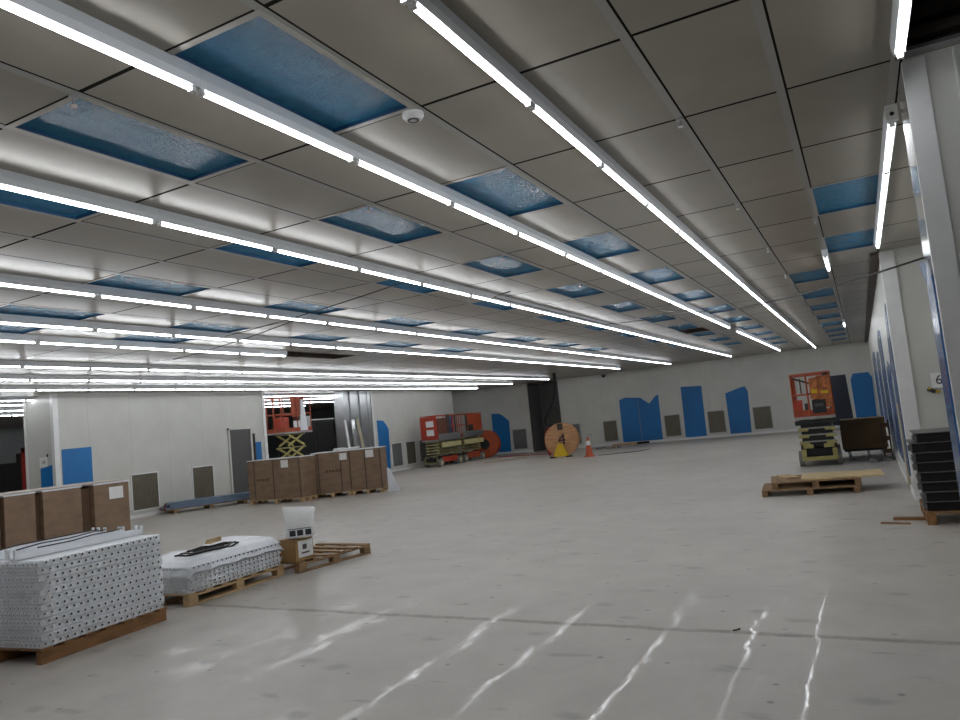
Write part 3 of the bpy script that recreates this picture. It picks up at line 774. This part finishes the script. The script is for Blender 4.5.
t = thing('white_bag', 'tall white plastic bag with three printed dark squares standing on the small carton', 'bag', (-6.27, 7.02, .415), math.radians(42)); t.scale = (.88, .88, .95)
m = MB(); rings = [(0, .17, .13), (.02, .19, .145), (.12, .20, .15), (.22, .205, .145), (.30, .21, .12), (.37, .215, .07), (.395, .205, .03)]
n = 20; vs = []; fs = []
for z, a, bb_ in rings:
    for i in range(n):
        tt = 2 * PI * i / n; c_, s_ = math.cos(tt), math.sin(tt)
        vs.append((a * math.copysign(abs(c_) ** .5, c_) + .008 * math.sin(3 * tt + z * 20), bb_ * math.copysign(abs(s_) ** .6, s_), z + (.012 * math.sin(tt * 2 + 1) if z > .3 else 0) - (.05 * (c_ > 0) * c_ if z > .36 else 0)))
for j in range(len(rings) - 1):
    for i in range(n): k = (i + 1) % n; fs.append((j * n + i, j * n + k, (j + 1) * n + k, (j + 1) * n + i))
fs += [tuple(reversed(range(n))), tuple((len(rings) - 1) * n + i for i in range(n))]
m.add(vs, fs, 0, True); m.build('body', 'paper', t)
pr = MB(); pr.bb((-.175, -.153, .025), (.16, -.150, .13)).build('print_panel', 'white_steel', t)
for x in (-.10, .0, .11):
    p = MB().bb((x - .045, -.158, .035), (x + .035, -.153, .105)).build('printed_square', 'ink', t)
MB().bb((-.17, -.158, .118), (.15, -.153, .126)).build('printed_line', 'door_grey', t)

# ------------------------------------------------------------------ cartons
def carton(label, loc, rz, w, d, h, straps=(), labels=(), logo=None, mat='cardboard', group=None, cover=True, gapband=()):
    """origin at the middle of the face that looks to local -y, on the ground of the carton"""
    t = thing('shipping_carton', label, 'carton', loc, rz, group)
    MB().bb((-w / 2, 0, 0), (w / 2, d, h)).build('body', mat, t, .008)
    for x in straps: MB().bb((x - .012, -.006, 0), (x + .012, d + .006, h + .006)).build('strap', 'strap_dark', t)
    for x, z, lw, lh in labels: MB().bb((x - lw / 2, -.007, z), (x + lw / 2, -.001, z + lh)).build('label', 'paper', t)
    if logo: 
        for i in range(5): MB().bb((logo[0] + i * .09, -.003, logo[1]), (logo[0] + i * .09 + .06, -.001, logo[1] + .06)).build('printed_mark', 'cardboard_dark', t)
    if cover: MB().bb((-w / 2 - .01, -.01, h), (w / 2 + .01, d + .01, h + .02)).build('top_sheet', 'white_film', t)
    MB().bb((-w / 2 - .001, -.002, h * .49), (w / 2 + .001, .0, h * .53)).build('tape', mat, t)
    return t
# left group: faces look to +X  (local -y -> +X means rz = 90 deg)
XC = -11.40
for i, (y0, y1, lb) in enumerate(((5.2, 6.40, ()), (6.47, 6.93, ()), (7.05, 7.68, ()), (7.90, 8.55, ((.08, .80, .26, .20),)))):
    lab = ('leftmost carton, cut off by the frame, in the row behind the tall white stack', 'narrow shrink-wrapped carton, second in the row behind the tall white stack', 'shrink-wrapped carton, third in the row behind the tall white stack', 'carton with a white label, right end of the row behind the tall white stack')[i]
    carton(lab, (XC, (y0 + y1) / 2, .13), PI / 2, y1 - y0, 1.05, 1.06, (), lb, None, 'cardboard')
for i, (y0, y1) in enumerate(((6.93, 7.05), (7.68, 7.90), (6.40, 6.47))):  # dark brown strips put the shade of the carton gaps into colour
    tag(MB().bb((XC - .95, y0 + .004, .13), (XC - .09, y1 - .004, 1.15)).build('gap_shade_strip', 'cardboard_dark'), 'dark upright strip painting the shaded gap between cartons, %s in the row behind the tall stack' % ('left', 'right', 'far left')[i], 'board')
tag(MB().bb((XC - 1.0, 5.3, 1.212), (XC - .05, 8.5, 1.235)).build('cover_board', 'pale_board'), 'pale board lying along the tops of the left row of cartons', 'board')
pallet('long wooden pallet under the left row of cartons', (XC - .5, 6.9, 0), 0, 1.1, 3.4, .13, 'wood_pallet', True, 12)
tag(MB().bb((-.04, -.04, 0), (.04, .04, .10)).build('red_block', 'red_lamp', loc=(-10.9, 8.62, 0)), 'small dark red block on the floor at the end of the left cartons', 'block')
# middle group
carton('wide strapped carton with a white label, left of the middle carton group', (-14.32, 15.17, .12), math.radians(2.5), 1.82, .62, 1.06, (-.68, -.02, .86), ((.38, .82, .24, .2),), (-.6, .5), 'cardboard')
pallet('wooden pallet under the wide middle carton', (-14.33, 15.48, 0), math.radians(2.5), 1.8, .62, .12, 'wood_pale', True)
a2 = math.atan2(16.70 - 15.86, -11.86 + 13.60)
def al(s, off=0): return (-13.60 + s * math.cos(a2) - off * math.sin(a2), 15.86 + s * math.sin(a2) + off * math.cos(a2))
carton('strapped carton, middle one of the three on pallets before the opening', (*al(.53), .12), a2, 1.04, 1.0, 1.09, (-.34, .28), ((.36, .86, .2, .18),), (-.15, .55), 'cardboard')
carton('strapped carton at the right end of the middle group, label at its top corner', (*al(1.50), .12), a2, .86, 1.0, 1.09, (-.02, .40), ((.12, .86, .22, .2),), None, 'cardboard')
pallet('wooden pallet under the middle strapped carton', (*al(.53, .5), 0), a2, 1.04, 1.0, .12, 'wood_pale', True)
pallet('wooden pallet under the right end strapped carton', (*al(1.50, .5), 0), a2, .86, 1.0, .12, 'wood_pale', True)
m = MB(); m.add([(0, 0, 0), (.35, .1, 0), (.06, .05, .62), (0, .02, .66), (.02, .2, 0), (.03, .12, .6)], [(0, 1, 2, 3), (1, 4, 5, 2), (0, 3, 5, 4), (3, 2, 5)])
tag(m.build('plastic_scrap', 'white_film', loc=(-11.72, 16.72, 0)), 'white plastic trailing on the floor at the right end of the middle cartons', 'plastic sheet')
t = thing('white_hose', 'loop of white hose lying on the middle carton', 'hose', (-13.05, 16.75, 1.235), .5)
MB().tube([(.36 * math.cos(2 * PI * i / 24), .14 * math.sin(2 * PI * i / 24), .03 + .02 * math.sin(i)) for i in range(22)], .022, 8).build('loop', 'white_plastic', t)

# long pile beside the left wall
t = thing('skid', 'low wooden skid under the pile of long boards by the left wall', 'skid', (-16.62, 14.95, 0), math.radians(-26))
for y in (-.95, 0, .95): MB().box((0, y, .045), (.62, .10, .09)).build('runner', 'wood_pallet', t)
for x in (-.25, 0, .25): MB().box((x, 0, .105), (.12, 2.4, .03)).build('plank', 'wood_pallet', t)
k = 0
for lz in range(3):
    for xi in range(3 if lz < 2 else 2):
        x = (-.23 + xi * .23) if lz < 2 else (-.1 + xi * .24)
        p = rotpt((-16.62, 14.95), math.radians(-26), x, random.uniform(-.08, .08))
        t = thing('long_board', 'long blue-grey board in the low pile by the left wall', 'board', (p[0], p[1], .12 + lz * .058), math.radians(-26 + random.uniform(-1, 1)), 'boards of the pile by the left wall')
        MB().box((0, 0, .027), (.21, 2.3, .054)).build('body', 'blue_board', t, .004)
        MB().box((0, -1.155, .027), (.18, .012, .04)).build('end_face', ('red_lamp', 'wood_pallet')[k % 2], t); k += 1

# ------------------------------------------------------------------ scissor lifts
def scissor_lift(label, loc, rz, w=.80, L=1.8, deck=1.15, rail=.85, levels=4, base_z=.50, frame='orange_paint', arm='yellow_paint', panels='orange_paint', signs=False, tall=False):
    """local: narrow end looks to -y"""
    t = thing('scissor_lift', label, 'scissor lift', loc, rz)
    c = MB(); c.bb((-w / 2 + .10, -L / 2 + .02, .14), (w / 2 - .10, L / 2 - .02, .20)); c.bb((-w / 2 + .14, -L / 2 + .1, .20), (w / 2 - .14, L / 2 - .1, base_z - .06))
    c.bb((-w / 2 + .06, -L / 2, .12), (-w / 2 + .14, -L / 2 + .1, base_z)); c.bb((w / 2 - .14, -L / 2, .12), (w / 2 - .06, -L / 2 + .1, base_z)); 
    c.build('chassis', 'machine_black', t, .006)
    y = MB(); y.bb((-w / 2 + .06, -L / 2 - .03, .12), (w / 2 - .06, -L / 2 + .0, .20)); y.bb((-w / 2 + .10, -L / 2 - .02, base_z - .08), (-w / 2 + .30, -L / 2 + .02, base_z)); y.bb((w / 2 - .30, -L / 2 - .02, base_z - .08), (w / 2 - .10, -L / 2 + .02, base_z))
    y.bb((-w / 2 + .06, -L / 2 - .02, .20), (-w / 2 + .15, -L / 2 + .01, base_z - .1)); y.bb((w / 2 - .15, -L / 2 - .02, .20), (w / 2 - .06, -L / 2 + .01, base_z - .1))
    y.build('bumper', arm, t, .004)
    MB().bb((-w / 2 + .2, -L / 2 - .015, .23), (w / 2 - .2, -L / 2 + .02, base_z - .1)).build('battery_door', 'hole_black', t)
    for sx in (-1, 1):
        MB().bb((sx * (w / 2 - .06) - .015, -L / 2 + .35, .16), (sx * (w / 2 - .06) + .015, L / 2 - .35, base_z - .06)).build('side_cover', frame, t, .004)
        for sy in (-1, 1):
            wh = MB().cyl((sx * (w / 2 - .09), sy * (L / 2 - .17), .165), (sx * (w / 2 + .01), sy * (L / 2 - .17), .165), .165, 20).build('wheel', 'tyre_grey', t)
            MB().cyl((sx * (w / 2 + .01), sy * (L / 2 - .17), .165), (sx * (w / 2 + .018), sy * (L / 2 - .17), .165), .08, 14).build('hub', 'pale_yellow', wh)
    z0 = base_z; z1 = deck - .06; dz = (z1 - z0) / levels
    for lv in range(levels):
        za = z0 + dz * lv; zb = za + dz; yl = L / 2 - .18 - (.0 if not tall else .15)
        for sx in (-1, 1):
            x = sx * (w / 2 - .14); a = MB()
            for q, s in enumerate((-1, 1)):
                p0 = Vector((x - sx * .05 * q, -s * yl, za + .03)); p1 = Vector((x - sx * .05 * q, s * yl, zb - .03)); d = p1 - p0
                ang = math.atan2(d.z, d.y); a.box((p0 + p1) / 2, (.035, d.length, .07), 0, (ang, 0, 0))
            a.build('scissor_arm', arm, t)
        for s in (-1, 1): MB().cyl((-w / 2 + .08, s * yl, zb - .03), (w / 2 - .08, s * yl, zb - .03), .022, 8).build('cross_pin', 'pale_yellow', t)
    d = MB(); d.bb((-w / 2, -L / 2, deck - .06), (w / 2, L / 2, deck)); d.build('deck', 'grey_steel', t, .004)
    r = MB(); zt = deck + rail; yy = L / 2 - .02; xx = w / 2 - .02
    for z in (zt, deck + rail * .52): r.cyl((-xx, -yy, z), (xx, -yy, z), .019, 8).cyl((-xx, yy, z), (xx, yy, z), .019, 8).cyl((-xx, -yy, z), (-xx, yy, z), .019, 8).cyl((xx, -yy, z), (xx, yy, z), .019, 8)
    for x, y_ in ((-xx, -yy), (xx, -yy), (-xx, yy), (xx, yy), (-xx, 0), (xx, 0), (-xx, -yy / 2), (xx, yy / 2), (-.08, -yy)): r.cyl((x, y_, deck), (x, y_, zt), .019, 8)
    for s in (-1, 1): r.bb((s * xx - .008, -yy, deck), (s * xx + .008, yy, deck + .14))
    r.bb((-xx, -yy - .008, deck), (xx, -yy + .008, deck + .14)); r.build('guardrail', frame, t)
    return t
t = scissor_lift('orange and yellow scissor lift parked end-on by the back right corner', (-.98, 17.85, 0), math.radians(2), .80, 1.75, 1.04, .90, 5, .46)
lift_before = set(o.name for o in bpy.data.objects)
MB().bb((.355, -.86, 1.2), (.385, .84, 1.97)).build('side_panel', 'orange_paint', t, .004)
MB().bb((-.02, .80, 1.45), (.36, .84, 1.98)).build('rear_panel', 'rusty_orange', t, .004)
MB().bb((.12, -.885, 1.30), (.38, -.865, 1.98)).build('front_panel', 'rusty_orange', t, .004)
MB().bb((-.03, -.90, 1.50), (.14, -.80, 1.94)).build('control_panel', 'rusty_orange', t, .01)
MB().bb((-.02, -.90, 1.20), (.24, -.78, 1.48)).build('control_box', 'machine_black', t, .01)
MB().bb((.02, -.905, 1.34), (.20, -.90, 1.40)).build('display', 'door_grey', t)
MB().bb((.00, -.905, 1.62), (.12, -.90, 1.70)).bb((.18, -.89, 1.60), (.32, -.885, 1.66)).build('yellow_sticker', 'bright_yellow', t)
MB().bb((-.36, -.86, 1.18), (-.20, -.84, 1.5)).build('red_panel', 'red_paint', t)
MB().bb((-.17, -.86, 1.18), (-.06, -.80, 1.42)).build('tool_bag', 'brown_beam', t, .01)
MB().cyl((.30, -.7, 1.98), (.30, -.7, 2.05), .07, 12).build('warning_lamp', 'machine_black', t)
MB().cyl((-.36, -.85, 1.98), (.06, -.85, 1.80), .02, 8).cyl((-.2, -.85, 1.95), (-.2, -.85, 1.6), .014, 8).build('brace', 'brown_beam', t)
MB().bb((-.40, -.9, 1.08), (.40, -.6, 1.12)).build('deck_extension', 'dusty_steel', t, .005)
MB().bb((-.40, -.89, .97), (.40, -.86, 1.06)).build('toe_board', 'machine_black', t, .005)
for z in (.56, .70, .84):
    for q in (-1, 1): MB().box((q * .26, -.8825, z + .0275), (.20, .045, .055)).build('arm_end', 'yellow_paint', t, .004)
for z in (.60, .74, .88): MB().bb((-.34, -.875, z), (.34, -.84, z + .03)).build('scissor_end_bar', 'dusty_steel', t)
MB().bb((-.30, -.84, .50), (.30, -.60, 1.02)).build('hydraulic_block', 'machine_black', t)
for o in list(bpy.data.objects):
    if o.name not in lift_before: o.location.z -= .10
# raised lift standing in the opening of the left wall
t = scissor_lift('raised orange and yellow scissor lift standing in the dark wall opening', (-18.2, 20.25, 0), 0, .80, 1.45, 1.97, 1.22, 3, .55, 'orange_paint', 'yellow_paint', tall=True)
MB().bb((.28, -.2, 2.5), (.34, .45, 3.22)).build('side_panel', 'orange_paint', t)
MB().bb((.34, .3, 2.0), (.38, .68, 2.5)).build('grey_box', 'grey_steel', t, .01)
MB().bb((.30, -.15, 1.99), (.36, .25, 2.35)).prism([(.10, 1.99), (.5, 1.99), (.34, 3.1), (.22, 3.1)], .345, .40, 0).build('white_cloth', 'white_film', t)
MB().bb((-.1, -.65, 2.0), (.2, -.25, 2.5)).build('tool_chest', 'red_paint', t, .01)
# two stowed lifts near the end of the left wall
t = scissor_lift('stowed red-orange scissor lift with two white signs on its end panel', (-16.2, 27.35, 0), 0, .80, 1.95, 1.12, 1.0, 5, .45, 'red_paint', 'yellow_dim')
MB().bb((-.39, -.985, 1.15), (.39, -.955, 2.08)).build('end_panel', 'red_paint', t)
for z in (1.30, 1.66): MB().bb((-.10, -.995, z), (.26, -.985, z + .25)).build('white_sign', 'paper', t)
MB().bb((.36, -.9, 1.15), (.40, -.1, 2.0)).build('side_panel', 'rust_dark', t); MB().bb((.40, -.9, 1.12), (.44, .95, 1.35)).build('side_rail', 'grey_steel', t); MB().bb((.40, -.7, .78), (.45, .9, .98)).build('cream_beam', 'pale_yellow', t)
MB().bb((.38, -.12, 1.15), (.43, .1, 2.15)).bb((.38, .55, 1.15), (.43, .62, 2.1)).build('dark_post', 'brown_beam', t)
t = scissor_lift('stowed orange scissor lift standing behind the first one beside the orange cable reel', (-16.15, 29.40, 0), 0, .80, 1.95, 1.12, 1.0, 5, .45, 'orange_paint', 'yellow_dim')
MB().bb((.36, -.55, 1.15), (.40, .95, 2.08)).build('side_panel', 'orange_paint', t); MB().bb((.40, -.95, 1.12), (.44, .95, 1.35)).build('side_rail', 'grey_steel', t); MB().bb((.40, -.9, .78), (.45, .9, .98)).build('cream_beam', 'pale_yellow', t)
MB().bb((.38, -.6, 1.15), (.43, -.45, 2.05)).build('dark_post', 'brown_beam', t); MB().bb((.40, -.35, 1.35), (.48, -.05, 1.62)).build('control_box', 'machine_black', t)

# ------------------------------------------------------------------ cable reels
def reel(name, label, loc, rz, r, width, mf, mc, hub):
    t = thing(name, label, 'cable reel', loc, rz)
    for s in (-1, 1):
        f = MB(); y = s * width / 2
        f.cyl((0, y - .025, r), (0, y + .025, r), r, 40); fo = f.build('flange', mf, t)
        if s < 0:
            e = MB(); e.ring((0, y - .027, r), (0, 1, 0), r, r - .05, .012, 40); e.build('rim', mf, t)
            h = MB(); h.cyl((0, y - .04, r), (0, y - .02, r), hub, 20); h.build('hub_plate', mc, t)
            for k in range(6):
                a = k * PI / 3; MB().cyl((hub * 1.6 * math.cos(a), y - .035, r + hub * 1.6 * math.sin(a)), (hub * 1.6 * math.cos(a), y - .02, r + hub * 1.6 * math.sin(a)), .018, 8).build('bolt', 'machine_black', t)
    MB().cyl((0, -width / 2, r), (0, width / 2, r), r * .62, 30).build('cable_winding', 'cable_black', t)
    return t
t = reel('cable_reel', 'large wooden cable reel with a black 4 on its face by the back wall', (-10.76, 27.55, 0), math.radians(14), .66, .62, 'drum_wood', 'drum_wood', .07)
text('painted_digit', '4', .62, 'ink', t, (.02, -.352, .66), RY, .003)
MB().bb((-.12, -.348, 1.05), (.10, -.338, 1.30)).build('dark_mark', 'brown_beam', t)
reel('cable_reel', 'orange steel cable reel beside the stowed scissor lifts', (-15.95, 31.0, 0), math.radians(14), .64, .55, 'orange_paint', 'machine_black', .24)
# hose from the ceiling down to the reel
pts = [(-11.0, 28.0, 3.35), (-11.0, 28.0, 3.0), (-11.06, 28.0, 2.5), (-11.25, 28.0, 2.05), (-11.5, 27.95, 1.7), (-11.6, 27.9, 1.4), (-11.5, 27.8, 1.28), (-11.25, 27.65, 1.24), (-11.0, 27.6, 1.2)]
def smooth(p, k=3):
    p = [Vector(a) for a in p]
    for _ in range(k):
        q = [p[0]]
        for a, b_ in zip(p[:-1], p[1:]): q += [a.lerp(b_, .25), a.lerp(b_, .75)]
        q.append(p[-1]); p = q
    return p
tag(MB().tube(smooth(pts), .065, 8).build('black_hose', 'black_rubber'), 'thick black hose hanging from the ceiling down to the wooden reel', 'hose')
tag(MB().tube(smooth([(-11.5, 27.9, .02), (-11.75, 28.1, .5), (-11.6, 27.9, 1.0), (-11.3, 27.7, 1.28)]), .03, 8).build('black_hose', 'red_lamp'), 'dark red hose rising behind the left edge of the wooden reel', 'hose')
# yellow stand
t = thing('yellow_stand', 'yellow folding stand on the floor in front of the wooden reel', 'stand', (-10.62, 26.85, 0), math.radians(20))
MB().prism([(-.30, .04), (.30, .04), (.10, .50), (-.10, .50)], -.14, -.10, 1).prism([(-.30, .04), (.30, .04), (.10, .50), (-.10, .50)], .10, .14, 1).build('side_plate', 'bright_yellow', t)
MB().bb((-.10, -.14, .45), (.10, .14, .52)).build('top_bar', 'bright_yellow', t)
for s in (-1, 1): MB().bb((s * .30 - .12, -.16, 0), (s * .30 + .12, .16, .045)).build('foot', 'black_rubber', t)
# cone
t = thing('traffic_cone', 'orange traffic cone with a white collar right of the wooden reel', 'traffic cone', (-9.17, 26.0, 0), .2)
MB().bb((-.19, -.19, 0), (.19, .19, .035)).build('base', 'cone_orange', t, .01)
MB().cyl((0, 0, .035), (0, 0, .72), .14, 20, 0, .035).build('body', 'cone_orange', t); MB().cyl((0, 0, .42), (0, 0, .58), .092, 20, 0, .066).build('collar', 'paper', t)
MB().cyl((0, 0, .72), (0, 0, .82), .02, 10).box((.10, 0, .80), (.16, .03, .05)).build('clip', 'grey_steel', t)

# floor scraps
t = thing('plank', 'thin pale plank on the floor before the stepped blue film', 'plank', (-13.1, 27.4, 0), math.radians(-38)); MB().box((0, 0, .012), (.18, 1.5, .024)).build('board', 'wood_pale', t)
t = thing('plank', 'thin dark plank beside the pale one before the stepped blue film', 'plank', (-13.45, 27.1, 0), math.radians(-46)); MB().box((0, 0, .012), (.10, 1.3, .024)).build('board', 'wood_pallet', t)
t = thing('debris_heap', 'low heap of grey scraps on the floor left of the double blue film', 'debris', (-10.0, 31.2, 0), .3)
for i in range(16):
    MB().box((random.uniform(-.6, .6), random.uniform(-.7, .7), .02), (random.uniform(.05, .3), random.uniform(.04, .16), .03), 0, (0, 0, random.uniform(0, 3))).build('scrap', random.choice(['debris_grey', 'debris_grey', 'grey_steel']), t)
t = thing('mop_board', 'pale wooden board with a dark cloth at the foot of the double blue film', 'board', (-9.75, 32.5, 0), .25)
MB().box((0, 0, .05), (1.1, .18, .10)).build('board', 'wood_pale', t); MB().box((.75, .1, .05), (.7, .22, .09)).build('cloth', 'black_rubber', t, .02)
tag(MB().tube(smooth([(-8.9, 26.2, .012), (-8.2, 26.6, .012), (-7.6, 27.0, .012), (-7.4, 28.0, .012)]), .012, 6).build('floor_cable', 'cable_black'), 'thin black cable on the floor beside the traffic cone', 'cable')
tag(MB().tube(smooth([(-15.0, 30.2, .02), (-14.2, 30.4, .02), (-13.2, 30.0, .02), (-12.2, 29.6, .02), (-11.4, 28.6, .02)]), .02, 6).build('floor_cable', 'red_lamp'), 'dark red cable running along the floor from the dark recess to the wooden reel', 'cable')
t = thing('red_canister', 'dark red canister at the foot of the dark recess', 'canister', (-12.3, 30.0, 0)); MB().cyl((0, 0, 0), (0, 0, .5), .12, 14).build('body', 'red_lamp', t); MB().cyl((0, 0, .5), (0, 0, .6), .05, 10).build('neck', 'machine_black', t)

# ------------------------------------------------------------------ right side: pallets with plywood
pallet('lower of the two flat pallets on the floor below the plywood sheet', (-.93, 12.78, 0), math.radians(4), 1.38, 1.0, .105, 'wood_pallet', True)
pallet('upper flat pallet resting on the lower one, under the plywood sheet', (-.86, 12.86, .105), math.radians(6), 1.26, 1.0, .105, 'wood_pallet', True)
t = thing('plywood_sheet', 'pale plywood sheet lying across the two flat pallets', 'plywood', (-.46, 12.90, .21), math.radians(3)); MB().box((0, 0, .01), (1.15, .86, .02)).build('sheet', 'plywood', t)
t = thing('wood_offcut', 'short plank on the back left corner of the flat pallets', 'plank', (-1.25, 13.0, .21), .4); MB().box((0, 0, .012), (.22, .5, .024)).build('board', 'wood_pale', t)

# carton on a dolly behind the parked lift
t = thing('dolly', 'low grey dolly under the wide brown carton beside the right wall', 'dolly', (-.10, 18.75, 0), 0)
MB().box((0, 0, .17), (.84, .7, .05)).build('platform', 'machine_black', t)
for x in (-.33, .05, .33):
    for y in (-.26, .26): w = MB().cyl((x - .025, y, .07), (x + .025, y, .07), .07, 14).box((x, y, .12), (.06, .10, .06)).build('caster', 'white_plastic', t)
t = carton('wide brown carton on a dolly between the parked lift and the right wall', (-.10, 18.38, .195), 0, .90, .75, .66, (), (), None, 'cardboard_mid', None, False)
t = thing('slatted_crate', 'open brown crate edge standing behind the wide carton on the dolly', 'crate', (.32, 17.9, 0), 0)
for z in (.15, .42, .70): MB().box((0, 0, z), (.16, .03, .09)).build('slat', 'cardboard_dark', t)
for x in (-.07, .07): MB().box((x, .03, .4), (.03, .03, .8)).build('upright', 'brown_beam', t)
t = thing('debris_heap', 'grey scraps under the slatted crate by the right wall', 'debris', (.2, 17.3, 0))
for i in range(12): MB().box((random.uniform(-.22, .18), random.uniform(-.35, .35), .03), (random.uniform(.04, .14), random.uniform(.04, .14), .05), 0, (0, 0, random.uniform(0, 3))).build('scrap', random.choice(['debris_grey', 'white_plastic', 'grey_steel']), t)

# stack of black trays
pallet('wooden pallet under the stack of black trays beside the right wall', (1.05, 9.86, 0), 0, 1.22, 1.1, .14, 'wood_orange', True)
nt_ = 8; h = .108
def tray(w, d, h):
    t = thing('black_tray', 'x', 'tray', (0, 0, 0))
    MB().bb((-w / 2 + .02, -d / 2 + .02, 0), (w / 2 - .02, d / 2 - .02, h * .86)).build('body', 'black_plastic', t, .006)
    MB().bb((-w / 2 - .01, -d / 2, h * .88), (w / 2, d / 2, h * .96)).build('lip', 'grey_lip', t)
    MB().bb((-w / 2 - .02, -d / 2 + .03, h * .2), (-w / 2 + .02, -d / 2 + .20, h * .7)).build('side_clip', 'grey_lip', t)
    return t
tr = tray(1.08, .72, h); trk = children(tr)
for i in range(nt_):
    w = ('bottom', 'second from the bottom', 'third from the bottom', 'fourth from the bottom', 'fourth from the top', 'third from the top', 'second from the top', 'top')[i]
    lab = 'black plastic tray in the stack by the right wall, %s' % w
    loc = (.985 + (.012 if i % 2 else 0) - .010 * i + (.05 if i > 6 else 0), 9.72, .14 + h * i * .985)
    if i == 0: tr.location = loc; tag(tr, lab, None, 'black trays stacked by the right wall')
    else: dup(tr, loc, random.uniform(-.01, .01), lab, 'black trays stacked by the right wall', kids=trk)
t = thing('wood_offcut', 'reddish wooden offcut on the floor left of the black tray pallet', 'wood', (.30, 9.72, 0), math.radians(80)); MB().box((0, 0, .015), (.09, .34, .03)).build('board', 'wood_orange', t)
t = thing('wood_offcut', 'thin brown stick on the floor left of the reddish offcut', 'wood', (.14, 9.45, 0), math.radians(72)); MB().box((0, 0, .01), (.03, .30, .02)).build('board', 'wood_pallet', t)

# ------------------------------------------------------------------ opening in the left wall
m = MB()
for i, (y, x, w) in enumerate(((22.62, -17.46, .34), (22.95, -17.40, .30), (23.24, -17.43, .26), (23.50, -17.37, .24), (23.76, -17.42, .30), (24.0, -17.40, .20))):
    m.bb((-17.9, y - w / 2, 0), (x, y + w / 2, HC - .01))
struct('wall_metal_clad', m, 'clad_steel')
t = thing('equipment_cabinet', 'tall black cabinet standing behind the opening in the left wall', 'cabinet', (-19.9, 23.75, 0))
MB().bb((-.4, -.6, 0), (.4, .55, 2.4)).build('body', 'machine_black', t, .01); MB().bb((.4, -.5, .1), (.415, .45, 2.3)).build('door', 'door_grey' if False else 'hole_black', t)
MB().bb((-.45, -.65, 2.4), (.45, .6, 2.44)).build('top_strip', 'white_plastic', t)
for i, (y, dx, mt, w) in enumerate(((22.15, 0, 'white_trim', .10), (22.42, .05, 'bright_steel', .16), (22.65, .1, 'grey_steel', .10), (22.85, .06, 'tan_sheet', .12), (23.05, .12, 'bright_steel', .14))):
    t = thing('leaning_profile', '%s leaning by the metal-clad post in the opening' % ('white upright profile', 'wide shiny strip', 'dark grey strip', 'tan strip', 'shiny strip nearest the post')[i], 'metal profile', (-17.1 + .1 * (i % 2), y, 0), 0)
    MB().box((0, .0, 1.12), (.03, w, 2.24), 0, (math.radians(0 if i == 0 else -8 + 4 * i), math.radians(-6), 0)).build('strip', mt, t)

# ------------------------------------------------------------------ floor bits
t = thing('screw', 'tiny dark screw on the floor near the joint', 'screw', (-.98, 5.26, 0), .8); MB().cyl((0, 0, .004), (.05, 0, .004), .004, 6).cyl((.05, 0, .004), (.056, 0, .004), .008, 6).build('shank', 'machine_black', t)

# ------------------------------------------------------------------ world and view
w = bpy.data.worlds.new('world'); S.world = w; w.use_nodes = True
w.node_tree.nodes['Background'].inputs[0].default_value = (.5, .55, .6, 1); w.node_tree.nodes['Background'].inputs[1].default_value = .02
S.view_settings.view_transform = 'Standard'; S.view_settings.look = 'None'; S.view_settings.gamma = 1
S.view_settings.use_curve_mapping = False
S.view_settings.exposure = 1.15
